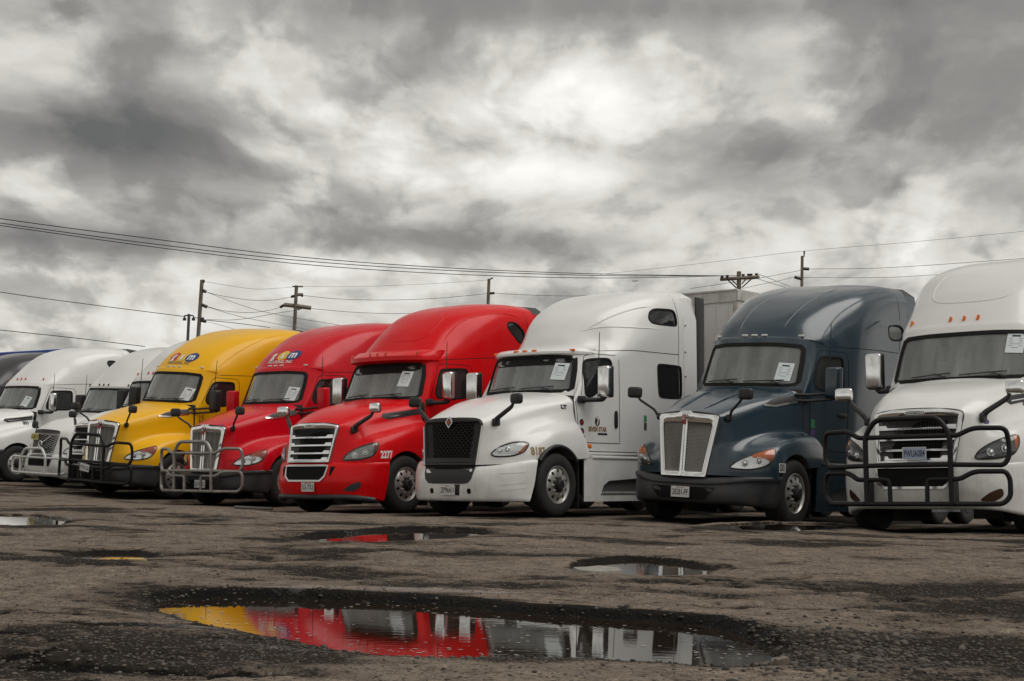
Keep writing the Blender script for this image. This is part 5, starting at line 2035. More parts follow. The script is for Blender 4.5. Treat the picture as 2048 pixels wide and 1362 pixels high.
def build_ground():
    gxs = graded([(-2500, 900), (-300, 120), (-60, 12), (-20, 1.0), (-9, .09), (-4, .03), (4.5, .03), (8, .08), (20, 1.0), (60, 12), (300, 120), (2500, 900)])
    gys = graded([(-400, 120), (-40, 12), (-2, 1.5), (1.5, .3), (3.2, .020), (6.5, .020), (9, .030), (13, .05), (20, .16), (34, .35), (55, 1.2), (120, 20), (600, 150), (6000, 2000)])
    X, Y = np.meshgrid(gxs, gys)
    h, wet, bank, rut = height(X.ravel(), Y.ravel())
    nx, ny = len(gxs), len(gys)
    co = np.stack([X.ravel(), Y.ravel(), h], 1)
    idx = np.arange(nx * ny).reshape(ny, nx)
    f = np.stack([idx[:-1, :-1].ravel(), idx[:-1, 1:].ravel(), idx[1:, 1:].ravel(), idx[1:, :-1].ravel()], 1)
    me = bpy.data.meshes.new('ground')
    me.vertices.add(len(co))
    me.vertices.foreach_set('co', co.ravel())
    me.loops.add(f.size)
    me.loops.foreach_set('vertex_index', f.ravel().astype(np.int32))
    me.polygons.add(len(f))
    me.polygons.foreach_set('loop_start', np.arange(0, f.size, 4, dtype=np.int32))
    me.polygons.foreach_set('use_smooth', np.ones(len(f), bool))
    me.update(calc_edges=True)
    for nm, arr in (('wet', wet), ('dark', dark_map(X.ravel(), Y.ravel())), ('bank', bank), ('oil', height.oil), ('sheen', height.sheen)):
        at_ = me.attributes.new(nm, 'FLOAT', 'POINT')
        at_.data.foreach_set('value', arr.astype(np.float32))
    return me


def ground_material():
    m = bpy.data.materials.new('yard_surface')
    m.use_nodes = True
    nt = m.node_tree
    L = nt.links.new
    b = nt.nodes['Principled BSDF']
    tc = N(nt, 'ShaderNodeTexCoord')
    P = tc.outputs['Object']

    def attr(n):
        a = N(nt, 'ShaderNodeAttribute')
        a.attribute_name = n
        return a.outputs['Fac']

    def noise(scale, detail=6, rough=.6):
        n = N(nt, 'ShaderNodeTexNoise')
        n.inputs['Scale'].default_value = scale
        n.inputs['Detail'].default_value = detail
        n.inputs['Roughness'].default_value = rough
        L(P, n.inputs['Vector'])
        return n.outputs['Fac']

    def vor(scale, feature='F1', out='Distance'):
        n = N(nt, 'ShaderNodeTexVoronoi')
        n.feature = feature
        n.inputs['Scale'].default_value = scale
        L(P, n.inputs['Vector'])
        return n.outputs[out]

    def mixc(f, a, c):
        x = N(nt, 'ShaderNodeMix', data_type='RGBA')
        if isinstance(f, (int, float)):
            x.inputs['Factor'].default_value = f
        else:
            L(f, x.inputs['Factor'])
        for s, v in (('A', a), ('B', c)):
            if isinstance(v, tuple):
                x.inputs[s].default_value = (*v, 1)
            else:
                L(v, x.inputs[s])
        return x.outputs['Result']
    wet, dark, bank = attr('wet'), attr('dark'), attr('bank')
    n1, n2, n3 = noise(3.0, 8, .65), noise(22, 6, .7), noise(120, 3, .6)
    nm = noise(7.5, 6, .7)
    d = mathn(nt, 'MULTIPLY_ADD', mathn(nt, 'SUBTRACT', n1, .5), 1.3, dark)
    d = mathn(nt, 'MULTIPLY_ADD', mathn(nt, 'SUBTRACT', n2, .5), 1.3, d)
    d = mathn(nt, 'MULTIPLY_ADD', mathn(nt, 'SUBTRACT', nm, .5), 1.4, d)
    d = mathn(nt, 'MULTIPLY', mathn(nt, 'SUBTRACT', d, .34), 2.4, clamp=True)
    tan = mixc(mathn(nt, 'MULTIPLY', mathn(nt, 'SUBTRACT', mathn(nt, 'ADD', n2, nm), .70), 1.7, clamp=True), (.092, .073, .057), (.43, .348, .280))
    tan = mixc(mathn(nt, 'MULTIPLY', mathn(nt, 'SUBTRACT', n3, .45), 2.2, clamp=True), tan, (.075, .060, .047))
    drk = mixc(n3, (.016, .0135, .0115), (.066, .055, .046))
    col = mixc(d, tan, drk)
    # single stones in the surface: pale and dark chips
    vc = N(nt, 'ShaderNodeTexVoronoi')
    vc.inputs['Scale'].default_value = 60
    L(P, vc.inputs['Vector'])
    chip = N(nt, 'ShaderNodeSeparateColor')
    L(vc.outputs['Color'], chip.inputs[0])
    c1 = mathn(nt, 'GREATER_THAN', chip.outputs[0], .83)
    c1 = mathn(nt, 'MULTIPLY', c1, mathn(nt, 'LESS_THAN', vc.outputs['Distance'], .38))
    col = mixc(mathn(nt, 'MULTIPLY', c1, .7), col, (.24, .21, .18))
    c2 = mathn(nt, 'LESS_THAN', chip.outputs[0], .22)
    c2 = mathn(nt, 'MULTIPLY', c2, mathn(nt, 'LESS_THAN', vc.outputs['Distance'], .42))
    col = mixc(mathn(nt, 'MULTIPLY', c2, .7), col, (.02, .018, .016))
    # soaked soil at the puddle margins is darker
    wn = mathn(nt, 'MULTIPLY_ADD', mathn(nt, 'SUBTRACT', n1, .5), 1.5, wet)
    wn = mathn(nt, 'MULTIPLY_ADD', mathn(nt, 'SUBTRACT', n2, .5), .9, wn)
    wn = mathn(nt, 'MULTIPLY', mathn(nt, 'SUBTRACT', wn, .30), 3.0, clamp=True)
    col = mixc(mathn(nt, 'MULTIPLY', wn, .85), col, (.014, .0115, .0095))
    bk = mathn(nt, 'MULTIPLY', mathn(nt, 'SUBTRACT', mathn(nt, 'MULTIPLY_ADD', mathn(nt, 'SUBTRACT', n2, .5), 1.0, bank), .35), 3.0, clamp=True)
    col = mixc(mathn(nt, 'MULTIPLY', bk, .92), col, (.008, .007, .006))
    L(col, b.inputs['Base Color'])
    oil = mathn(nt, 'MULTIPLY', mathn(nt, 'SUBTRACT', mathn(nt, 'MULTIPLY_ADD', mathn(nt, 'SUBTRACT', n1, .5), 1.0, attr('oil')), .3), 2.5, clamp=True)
    col = mixc(mathn(nt, 'MULTIPLY', oil, .9), col, (.010, .009, .008))  # ground under the trucks blackened with painted shade
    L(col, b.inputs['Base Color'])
    sh = mathn(nt, 'MULTIPLY_ADD', mathn(nt, 'SUBTRACT', n2, .5), 2.2, attr('sheen'))
    sh = mathn(nt, 'MULTIPLY', mathn(nt, 'SUBTRACT', mathn(nt, 'MULTIPLY_ADD', mathn(nt, 'SUBTRACT', n1, .5), 1.2, sh), .45), 2.5, clamp=True)
    L(mathn(nt, 'MULTIPLY_ADD', sh, .40, mathn(nt, 'MULTIPLY_ADD', wn, .06, .035)), b.inputs['Specular IOR Level'])
    r = mathn(nt, 'MULTIPLY_ADD', sh, -.60, mathn(nt, 'MULTIPLY_ADD', wn, -.15, .92))
    L(mathn(nt, 'MAXIMUM', r, .28), b.inputs['Roughness'])
    hgt = mathn(nt, 'MULTIPLY', vor(55), .5)
    hgt = mathn(nt, 'MULTIPLY_ADD', vor(140), .25, hgt)
    hgt = mathn(nt, 'MULTIPLY_ADD', n2, .8, hgt)
    hgt = mathn(nt, 'MULTIPLY_ADD', n3, .35, hgt)
    bp = N(nt, 'ShaderNodeBump')
    bp.inputs['Strength'].default_value = .9
    bp.inputs['Distance'].default_value = .030
    L(hgt, bp.inputs['Height'])
    L(bp.outputs[0], b.inputs['Normal'])
    MATS['yard_surface'] = m


def water_material():
    m = bpy.data.materials.new('puddle_water')
    m.use_nodes = True
    nt = m.node_tree
    L = nt.links.new
    b = nt.nodes['Principled BSDF']
    b.inputs['Base Color'].default_value = (.020, .012, .007, 1)
    b.inputs['Roughness'].default_value = .015
    b.inputs['IOR'].default_value = 1.42
    b.inputs['Specular IOR Level'].default_value = .62
    tc = N(nt, 'ShaderNodeTexCoord')
    mp = N(nt, 'ShaderNodeMapping')
    mp.inputs['Scale'].default_value = (5, 16, 1)
    L(tc.outputs['Object'], mp.inputs[0])
    n = N(nt, 'ShaderNodeTexNoise')
    n.inputs['Scale'].default_value = 1.6
    n.inputs['Detail'].default_value = 4
    L(mp.outputs[0], n.inputs['Vector'])
    bp = N(nt, 'ShaderNodeBump')
    bp.inputs['Strength'].default_value = .06
    bp.inputs['Distance'].default_value = .0025
    L(n.outputs['Fac'], bp.inputs['Height'])
    L(bp.outputs[0], b.inputs['Normal'])
    MATS['puddle_water'] = m


ground_material()
water_material()
link(build_ground(), 'ground', 'yard_surface', None, {'kind': 'structure'})
for i, (zw, fb, fw, nw, P) in enumerate(PUD_W):
    c = P.mean(0)
    n = len(P)
    # the sheet runs a little way under its banks
    Q = []
    for k in range(n):
        a, b = P[k - 1], P[(k + 1) % n]
        t = (b - a) / (np.linalg.norm(b - a) + 1e-9)
        nrm = np.array([t[1], -t[0]])
        if np.dot(nrm, P[k] - c) < 0:
            nrm = -nrm
        Q.append(P[k] + nrm * .10)
    mb = MB().add([(x, y, zw) for x, y in Q], [tuple(range(n))])
    me = mb.mesh('puddle')
    if me.polygons[0].normal.z < 0:
        me.flip_normals()
    link(me, 'puddle', 'puddle_water', None, {'kind': 'structure'})

# ------------------------------------------------------------------ the ten trucks
L_SIDE, L_FRONT = SIDE(-1), FRONT
t = truck('white sleeper truck with big black bull bar, nearest at the right edge', 'C', POSE['white_near'], 'paint_white', mirror='chrome', hood_mirror='chrome',
          reflector='reflector_dark', bulb='reflector', amber='amber', paper=(-.72, 2.50, -.05), plate='PWUA084', plate_kw=dict(pos=(-.03, .985), mat='plate_blue', x=.035), antenna=())
bull_bar(t['root'], 'steel_bar_black', 'full')
px_bead(t, [(1940, 528), (1905, 545), (1880, 565), (1868, 586), (1868, 600), (1885, 606), (1935, 604), (1990, 598), (2023, 588), (2046, 578)])
hb, cbv, bb_ = t['M']['hood_bvh'], t['M']['cab_bvh'], t['M']['bumper_bvh']
t['add'](text_on(hb, '20', (1.50, -.9, 1.665), L_SIDE, .13, .8).mesh('unit_number', recalc=False), 'unit_number', 'ink')
for s in (-1, 1):
    fo = [Vector((x, s * y, z)) for x, y, z in ((.22, .74, .40), (.30, .84, .50), (.42, .96, .56), (.44, .98, .46), (.34, .88, .38))]
    t['add'](patch(bb_, densify(smooth_loop(fo), .04), Vector((.6, -s * .8, 0)), .006, 3, .006).mesh('fog_light', 50), 'fog_light', 'lamp_brown')
t['add'](disc_on(hb, (.55, -.70, 1.38), Vector((.4, .9, 0)), .055, .035).mesh('sticker'), 'sticker', 'sticker_violet')

t = truck('dark blue sleeper truck with tall chrome mesh grille and black bumper', 'K', POSE['blue'], 'paint_blue', wire='diamond', bumper='bumper_plastic', mirror='paint_blue', no_mirror=(1,),
          marker='lamp_white', amber='amber', paper=(-.63, 2.33, -.04), plate='28281-PF', plate_kw=dict(top='NEW YORK'), antenna=(-1,))
hb, cbv, bb_ = t['M']['hood_bvh'], t['M']['cab_bvh'], t['M']['bumper_bvh']
for s in (-1, 1):
    rib = MB()
    P = [hit(hb, (x, s * y, 1.9), Vector((0, 0, -1))) for x, y in ((.36, .20), (.55, .22), (.8, .245), (1.1, .27), (1.38, .29))]
    rib.tube([p + n * .002 for p, n in P], .022, 8, radii=[.008, .026, .030, .026, .006])
    t['add'](rib.mesh('hood_rib', 60), 'hood_rib', 'paint_blue')
dec = t['add'](patch(hb, densify([Vector((x, -1.2, z)) for x, z in ((.80, .93), (.985, .93), (.985, .80), (.80, .80))], .05), L_SIDE, .003, 2, .003).mesh('number_decal'), 'number_decal', 'text_white')
t['add'](text_on(hb, '001', (.893, -1.2, .865), L_SIDE, .15, .75, .004, .006).mesh('unit_number', recalc=False), 'unit_number', 'ink', dec)
t['add'](patch(cbv, densify([Vector((x, -1.1, z)) for x, z in ((2.09, 1.62), (2.19, 1.62), (2.19, 1.49), (2.09, 1.49))], .05), L_SIDE, .003, 2, .003).mesh('sticker'), 'sticker', 'sticker_green')
t['add'](patch(cbv, densify([Vector((x, -1.1, z)) for x, z in ((2.08, 1.47), (2.20, 1.47), (2.20, 1.38), (2.08, 1.38))], .05), L_SIDE, .003, 2, .003).mesh('sticker'), 'sticker', 'sticker_violet')
# air intake shoulder on the sleeper side
for ln_ in ([(1477, 670), (1488, 643), (1515, 612), (1553, 590), (1606, 572)], [(1562.6, 666), (1576, 643), (1606.5, 612.5), (1644.7, 589.6), (1698, 570.5)], [(1637, 692.7), (1652, 662), (1679, 628), (1721, 601), (1774.5, 578)]):
    px_bead(t, ln_, .013)
for s in (-1, 1):
    P = [Vector((x, s * 1.2, z)) for x, z in ((3.55, 3.12), (4.0, 3.30), (4.72, 3.38), (4.72, 3.33), (4.72, 3.31), (3.9, 3.20))]
    t['add'](patch(cbv, densify(P, .08), SIDE(s), .05, 3, .06).mesh('side_blister', 40), 'side_blister', 'paint_blue')

t = truck('white sleeper truck with black mesh grille, box trailer behind and number 8187', 'L', POSE['white_star'], 'paint_white_clean', mirror='chrome', marker='amber', amber='amber',
          visor=(2.735, 2.62, .17, .10, .985), sun_strip=.15, paper=(-.68, 2.34, -.06), plate='ZP96411', plate_kw=dict(top='California'), antenna=(-1,))
hb, cbv, bb_ = t['M']['hood_bvh'], t['M']['cab_bvh'], t['M']['bumper_bvh']
star_root = t['root']
for ln_ in ([(1159, 665.7), (1190.7, 648), (1233, 628.7), (1275, 616), (1314, 613)], [(1148, 665.7), (1183.6, 657), (1215, 653.4), (1268, 655), (1352, 660)]):
    px_bead(t, ln_, .016)
t['add'](text_on(hb, '8187', (.855, -1.13, 1.01), L_SIDE, .165, .72, .006).mesh('unit_number', recalc=False), 'unit_number', 'text_gold')
t['add'](text_on(hb, 'LT', (1.72, -1.0, 1.735), L_SIDE, .085, 1.3, .006).mesh('model_badge', recalc=False), 'model_badge', 'ink')
xr_ = t['M']['xr']
for s in (-1, 1):
    t['add'](MB().rbox((xr_ + .56, s * 1.20, 2.42), (.28, .03, 2.85), .008).mesh('gap_panel'), 'gap_panel', 'black_plastic')  # black side panels set in the gap ahead of the trailer
lg = empty('door_logo', parent=t['root'])
t['add'](disc_on(cbv, (2.47, -1.1, 1.53), L_SIDE, .062, .078).mesh('logo_head'), 'logo_head', 'ink', lg)
t['add'](text_on(cbv, '7', (2.475, -1.1, 1.525), L_SIDE, .18, .9, .006, .008).mesh('logo_figure', recalc=False), 'logo_figure', 'logo_pale', lg)
t['add'](text_on(cbv, 'SEVEN STAR', (2.47, -1.1, 1.40), L_SIDE, .105, .80, .005).mesh('logo_lettering', recalc=False), 'logo_lettering', 'text_gold', lg)
t['add'](patch(cbv, densify([Vector((x, -1.1, z)) for x, z in ((2.48, 1.345), (2.72, 1.345), (2.72, 1.31), (2.48, 1.31))], .05), L_SIDE, .003, 2, .003).mesh('logo_strip'), 'logo_strip', 'ink', lg)
for z in (1.505, 1.36):
    so = t['add'](disc_on(cbv, (2.075, -1.1, z), L_SIDE, .052, .052).mesh('round_sticker'), 'round_sticker', 'ink')
    t['add'](disc_on(cbv, (2.075, -1.1, z), L_SIDE, .034, .034, .006).mesh('sticker_center'), 'sticker_center', 'emblem_red', so)
t['add'](text_on(cbv, 'C', (2.115, -1.1, 1.255), L_SIDE, .075, 1, .007).mesh('door_letter', recalc=False), 'door_letter', 'ink')
t['add'](patch(cbv, densify(smooth_loop([Vector((x, -1.1, z)) for x, z in ((2.90, 1.72), (2.985, 1.72), (2.985, 1.43), (2.90, 1.43))]), .04), L_SIDE, .012, 3, .012, .012).mesh('door_handle', 50), 'door_handle', 'black_plastic')
so = t['add'](patch(cbv, densify([Vector((x, -1.2, z)) for x, z in ((3.66, 1.67), (3.74, 1.67), (3.74, 1.56), (3.66, 1.56))], .05), L_SIDE, .003, 2, .003).mesh('sticker'), 'sticker', 'sticker_green')
t['add'](patch(cbv, densify([Vector((x, -1.2, z)) for x, z in ((3.66, 1.55), (3.74, 1.55), (3.74, 1.42), (3.66, 1.42))], .05), L_SIDE, .003, 2, .003).mesh('sticker'), 'sticker', 'reflector_smoke')
t['add'](MB().rbox((2.18, -1.15, 1.12), (.11, .05, .07), .02, 3).mesh('turn_signal', 50), 'turn_signal', 'amber')
for y in (.33, -.42):
    t['add'](patch(bb_, densify(smooth_loop([Vector((0, y + a, .40 + b)) for a, b in ((-.035, -.04), (.035, -.04), (.035, .04), (-.035, .04))]), .03), L_FRONT, .003, 2, .003).mesh('tow_hole'), 'tow_hole', 'black_void')
t['add'](patch(bb_, densify([Vector((0, y, z)) for y, z in ((-.145, .50), (-.26, .50), (-.23, .335), (-.145, .335))], .05), L_FRONT, .003, 2, .003).mesh('plate_bracket'), 'plate_bracket', 'black_plastic')
for s in (-1, 1):
    for z0, z1 in ((.675, .700), (.50, .545), (.42, .46)):
        fl = MB()
        ribbon(bb_, [(x, s * y, z) for x, y, z in ((.30, .82, z0), (.45, 1.0, (z0 + z1) / 2), (.60, 1.10, z1))], Vector((.5, -s * .86, 0)), .016, .006, fl)
        t['add'](fl.mesh('bumper_crease', 60), 'bumper_crease', 'paint_white_clean')
fa = MB()
hx = t['M']['hx']
for s in (-1, 1):
    pts = [(hx + .60 * math.cos(a), s * 1.205, .50 + .60 * math.sin(a)) for a in np.linspace(math.radians(38), math.radians(142), 20)]
    fa = MB().tube(pts, .035, 8)
    t['add'](fa.mesh('wheel_arch_trim', 60), 'wheel_arch_trim', 'black_plastic')
for z in (2.83, 2.4, 3.3):
    t['add'](MB().tube([(4.95, -1.22, z), (4.95, -1.24, z)], .012, 8).mesh('rivet'), 'rivet', 'black_plastic')

t = truck('bright red sleeper truck with slatted chrome grille and number 2277', 'C', POSE['red2277'], 'paint_red', mirror='chrome', hood_mirror='chrome', reflector='reflector_smoke', bulb='reflector',
          amber='amber_dull', marker='amber_red', visor=(2.92, 2.70, .30, .20, 1.0), sun_strip=.17, paper=(-.62, 2.38, -.06), plate='53-752', plate_kw=dict(top='APPORTIONED'), antenna=(-1,))
hb, cbv, bb_ = t['M']['hood_bvh'], t['M']['cab_bvh'], t['M']['bumper_bvh']
t['add'](text_on(hb, '2277', (.845, -1.15, 1.0), L_SIDE, .165, .75, .008).mesh('unit_number', recalc=False), 'unit_number', 'text_white')
for s in (-1, 1):
    fo = [Vector((x, s * y, z)) for x, y, z in ((.22, .74, .40), (.30, .84, .50), (.42, .96, .56), (.44, .98, .46), (.34, .88, .38))]
    t['add'](patch(bb_, densify(smooth_loop(fo), .04), Vector((.6, -s * .8, 0)), .006, 3, .006).mesh('fog_light', 50), 'fog_light', 'lamp_dark' if s < 0 else 'reflector_old')
    du = [Vector((0, s * y, z)) for y, z in ((.545, .80), (.63, .80), (.57, .64), (.545, .66))]
    t['add'](patch(bb_, densify(du, .04), L_FRONT, .004, 2, .004).mesh('bumper_duct'), 'bumper_duct', 'black_void')
lip = MB()
px_bead(t, [(761, 681), (797, 683), (834, 680), (857, 669), (878, 647), (895, 624), (906, 612)])
px_bead(t, [(881, 697), (895, 671), (922, 644), (959, 631), (999, 627), (1026, 631), (1040, 640)], .014)
PL = [(.13, 0, .29), (.15, .45, .29), (.23, .72, .29), (.42, .95, .27), (.64, 1.1, .235)]
full = [(x, -y, z) for x, y, z in reversed(PL)] + PL[1:]
lip.tube(cr(np.array(full), 4), .05, 8)
t['add'](lip.mesh('bumper_lip', 60), 'bumper_lip', 'bumper_plastic')

t = truck('crimson sleeper truck with grey steel bull bar and round logo on roof', 'K', POSE['red_bar'], 'paint_crimson', wire='louvre', bumper='bumper_plastic', mirror='paint_crimson', marker='lamp_white',
          amber='amber_red', paper=(-.66, 2.30, -.10), plate='21C52', plate_kw=dict(pos=(.02, .45)), antenna=(-1,), skirt='bumper_plastic')
bull_bar(t['root'], 'steel_bar_grey', 'full', -.125)
RED_T = t
px_bead(t, [(608, 703), (628, 690.6), (660, 673), (700, 655)])
t = truck('yellow sleeper truck with black bull bar and blue oval logo on roof', 'K', POSE['yellow'], 'paint_yellow', wire='louvre', bumper='bumper_plastic', mirror='black_plastic', marker='lamp_white',
          amber='amber_red', paper=(-.67, 2.30, -.16), plate='PT8120', plate_kw=dict(pos=(.0, .60), x=-.16, tilt=.12), antenna=(-1, 1), skirt='bumper_plastic')
bull_bar(t['root'], 'steel_bar_black', 'full', -.10)
YEL_T = t
px_bead(t, [(410.6, 706.7), (433, 692), (459, 677.7), (491, 666)])
px_bead(t, [(430, 743), (446, 726), (475, 705), (507, 687), (539.5, 674.5), (600, 664)], .013)
for t in (RED_T, YEL_T):
    cbv, hb = t['M']['cab_bvh'], t['M']['hood_bvh']
    lg = empty('roof_logo', parent=t['root'])
    DR = Vector((1, 0, -.35))
    for y, m_, ch in ((.22, 'logo_red', 'g'), (-.04, 'logo_gold', 's'), (-.32, 'logo_blue', 'm')):
        d = t['add'](disc_on(cbv, (2.4, y, 3.13), L_FRONT, .165 if ch == 'm' else .15, .105, .004 + (.003 if ch == 's' else .006 if ch == 'm' else 0), 24, 0, 4).mesh('logo_disc'), 'logo_disc', m_, lg)
        t['add'](text_on(cbv, ch, (2.4, y, 3.135), L_FRONT, .22, 1.1, .006, .016).mesh('logo_letter', recalc=False), 'logo_letter', 'text_white', lg)
    t['add'](text_on(cbv, 'TRUCKING, INC', (2.3, -.03, 2.99), L_FRONT, .085, 1.15, .003, .005).mesh('logo_lettering', recalc=False), 'logo_lettering', 'logo_pale' if t is RED_T else 'text_gold', lg)
RED_T['add'](disc_on(RED_T['M']['hood_bvh'], (.3, -.38, 1.62), Vector((.3, 0, -1)), .05, .05).mesh('sticker'), 'sticker', 'sticker_violet')
for i, ch in enumerate('12'):
    YEL_T['add'](text_on(YEL_T['M']['cab_bvh'], ch, (2.13, -1.1, 1.80 - i * .14), L_SIDE, .15, .8, .006).mesh('unit_number', recalc=False), 'unit_number', 'ink')

t = truck('white sleeper truck with black wave grille, diagonal bar and white bull bar', 'V', POSE['white_bar'], 'paint_white', mirror='black_plastic', hood_mirror=None, marker='black_plastic',
          visor=(2.80, 2.66, .12, .12, .99), plate='C2817', plate_kw=dict(mat='plate_yellow', x=.16), antenna=(-1, 1), skirt='bumper_plastic')
bull_bar(t['root'], 'steel_bar_white', 'low')
t = truck('white sleeper truck with chrome mirrors and amber roof lights at far left', 'C', POSE['white_far'], 'paint_white_clean', mirror='chrome', hood_mirror=None, marker='amber_red', bumper='bumper_plastic',
          paper=(-.66, 2.24, -.18), antenna=(-1,))
t['add'](text_on(t['M']['hood_bvh'], '001', (1.66, -.9, 1.62), L_SIDE, .13, .9, .006).mesh('unit_number', recalc=False), 'unit_number', 'ink')
truck('white sleeper truck mostly hidden between the yellow truck and its white neighbour', 'C', POSE['hidden'], 'paint_white', mirror='black_plastic', marker='amber_red', antenna=())
t = truck('dark grey sleeper truck showing only its roof at the left edge', 'C', POSE['dark'], 'paint_charcoal', mirror='black_plastic', marker='amber_red', antenna=())

# ------------------------------------------------------------------ box trailer coupled behind the white truck
tr = empty('box_trailer', 'white box trailer standing between the white and the dark blue truck', 'trailer')
tr.matrix_world = star_root.matrix_world.copy()


def tadd(mb, name, mat, **kw):
    return link(mb.mesh(name, **kw), name, mat, tr)


tadd(MB().box((6.70, -1.26, 1.15), (17.5, 1.26, 4.02)), 'box_body', 'trailer_white')
for s in (-1, 1):
    tadd(MB().rbox((6.78, s * 1.22, 2.6), (.20, .12, 2.96), .03), 'corner_post', 'trailer_rail')
    tadd(MB().box((6.66, s * 1.285 - .015, 3.92), (17.5, s * 1.285 + .015, 4.10)), 'top_rail', 'trailer_rail')
    tadd(MB().box((6.70, s * 1.275 - .01, 1.1), (17.5, s * 1.275 + .01, 1.25)), 'bottom_rail', 'trailer_rail')
tadd(MB().box((6.665, -1.265, 3.90), (6.695, 1.265, 4.10)), 'front_rail', 'trailer_rail')
tadd(MB().box((6.64, -1.28, 4.10), (17.5, 1.28, 4.13)), 'roof', 'trailer_rail')
for i in range(9):
    y = -1.05 + i * .2625
    tadd(MB().box((6.685, y - .012, 1.2), (6.698, y + .012, 3.9)), 'seam_strip', 'trailer_white')
for x in (15.2, 16.4):
    for s in (-1, 1):
        for k in ('tyre', 'rim'):
            link(WHEELS[('rear', 0, s)][k], 'tyre' if k == 'tyre' else 'rim', 'rubber' if k == 'tyre' else 'alloy', tr).location = (x - 6.7, 0, 0)

# blue box standing behind the far left trucks
bl = empty('blue_trailer', 'blue box trailer top showing behind the dark truck at far left', 'trailer')
p0, p1 = at(119, 699, 49.5), at(-180, 688, 56)
bl.location = (p0.x, p0.y, 0)
ang = math.atan2(p1.y - p0.y, p1.x - p0.x)
bl.rotation_euler = (0, 0, ang)
ln = math.hypot(p1.x - p0.x, p1.y - p0.y)
zt = p0.z
link(MB().box((.06, -2.4, 1.1), (ln + 4, -.02, zt - .12)).mesh('box_body'), 'box_body', 'sheet_blue', bl)
link(MB().rbox((ln / 2 + 2, -1.2, zt - .06), (ln + 4.2, 2.62, .13), .03).mesh('roof'), 'roof', 'sheet_blue', bl)
for i in range(10):
    link(MB().box((.5 + i * 1.2, -.015, 1.15), (.56 + i * 1.2, .02, zt - .16)).mesh('post'), 'post', 'sheet_blue', bl)
for x in (1.5, ln):
    link(MB().box((x, -2.2, .05), (x + .25, -.2, 1.1)).mesh('support_leg'), 'support_leg', 'chassis', bl)

# ------------------------------------------------------------------ utility poles and overhead lines
def pole(label, u_top, v_top, u_low, v_low, d, r, mat, name='utility_pole'):
    top = at(u_top, v_top, d)
    low = at(u_low, v_low, d)
    root = empty(name, label, 'pole')
    f = (top.z + .5) / (top.z - low.z)
    foot = top + (low - top) * f
    root.location = (foot.x, foot.y, 0)
    q = Vector((foot.x, foot.y, 0))
    link(MB().tube([foot - q, foot.lerp(top, .5) - q, top - q], r, 12, radii=[r * 1.2, r * 1.08, r]).mesh('pole_shaft', 60), 'pole_shaft', mat, root)

    def part(mb, n, m):
        return link(mb.mesh(n, 40), n, m, root)
    return root, q, part, d


def arm(part, q, a, b, w, name='crossarm', mat='wood_pole'):
    part(MB().tube([a - q, b - q], w, 4), name, mat)


P1 = pole('tall wooden utility pole behind the white and yellow trucks', 404, 560, 396, 680, 80, .105, 'wood_pole')
_, q, part, d = P1
for u0, v0, u1, v1 in ((403, 562, 409, 563), (402, 579, 412, 584), (400, 608, 414, 614), (400, 638, 408, 638), (399, 640, 412, 643)):
    part(MB().tube([at(u0, v0, d) - q, at(u1, v1, d) - q], .10, 6), 'insulator', 'insulator')
P2 = pole('short slim steel pole left of the tall wooden pole', 378, 628, 375, 690, 76, .075, 'steel_pole')
_, q, part, d = P2
for s in (-1, 1):
    part(MB().tube(bez([at(378, 631, d) - q, at(378 + s * 9, 631, d) - q, at(378 + s * 9, 637, d) - q], .1), .04, 6), 'bracket', 'steel_pole')
    part(MB().tube([at(378 + s * 9, 636, d) - q, at(378 + s * 9, 641, d) - q], .09, 8), 'insulator', 'insulator')
P3 = pole('wooden utility pole with a bent crossarm above the yellow truck', 593, 571, 589, 655, 92, .11, 'wood_pole')
_, q, part, d = P3
arm(part, q, at(568, 609.5, d), at(592, 612, d), .13)
arm(part, q, at(592, 612, d), at(622, 616, d), .13)
part(MB().tube([at(595, 619, d) - q, at(608, 614, d) - q], .07, 6), 'brace', 'wood_pole')
arm(part, q, at(585, 573, d), at(606, 573, d), .05)
arm(part, q, at(593, 589.5, d), at(606, 589, d), .10)
for u0, v0, u1, v1 in ((568, 610, 560, 615), (591, 591, 582, 594), (606, 592, 603, 591)):
    part(MB().tube([at(u0, v0, d) - q, at(u1, v1, d) - q], .09, 6), 'insulator', 'insulator')
P4 = pole('lone utility pole rising behind the bright red truck roof', 978, 558, 976, 612, 95, .10, 'wood_pole')
_, q, part, d = P4
arm(part, q, at(978, 587, d), at(989, 586, d), .08, 'insulator', 'insulator')
part(MB().tube([at(978, 559, d) - q, at(986, 556, d) - q], .05, 6), 'top_bracket', 'steel_pole')
P5 = pole('thick utility pole with crossarm and braces above the box trailer', 1478, 543, 1478, 600, 71, .11, 'wood_pole')
_, q, part, d = P5
arm(part, q, at(1441, 558.5, d), at(1518, 554, d - 1.2), .09)
for a, b in (((1456, 560), (1473, 576)), ((1464, 560), (1474, 570)), ((1504, 557), (1484, 575)), ((1492, 558), (1484, 568))):
    part(MB().tube([at(*a, d - .15) - q, at(*b, d - .15) - q], .035, 6), 'brace', 'steel_pole')
for u in (1444, 1454.5, 1486.5, 1497, 1502, 1513):
    v = 557.5 - (u - 1444) * .06
    part(MB().tube([at(u, v, d - .5) - q, at(u, v - 6.5, d - .5) - q], .06, 8, radii=[.05, .085]), 'insulator', 'insulator')
P6 = pole('weathered utility pole above the dark blue truck roof', 1604.5, 512, 1603.5, 580, 88, .09, 'wood_pole')
_, q, part, d = P6
part(MB().tube([at(1608, 514, d) - q, at(1608.5, 502, d) - q], .05, 6, radii=[.03, .06]), 'top_pin', 'insulator')
part(MB().tube([at(1607, 537.5, d) - q, at(1618, 538, d) - q], .10, 6), 'insulator', 'insulator')
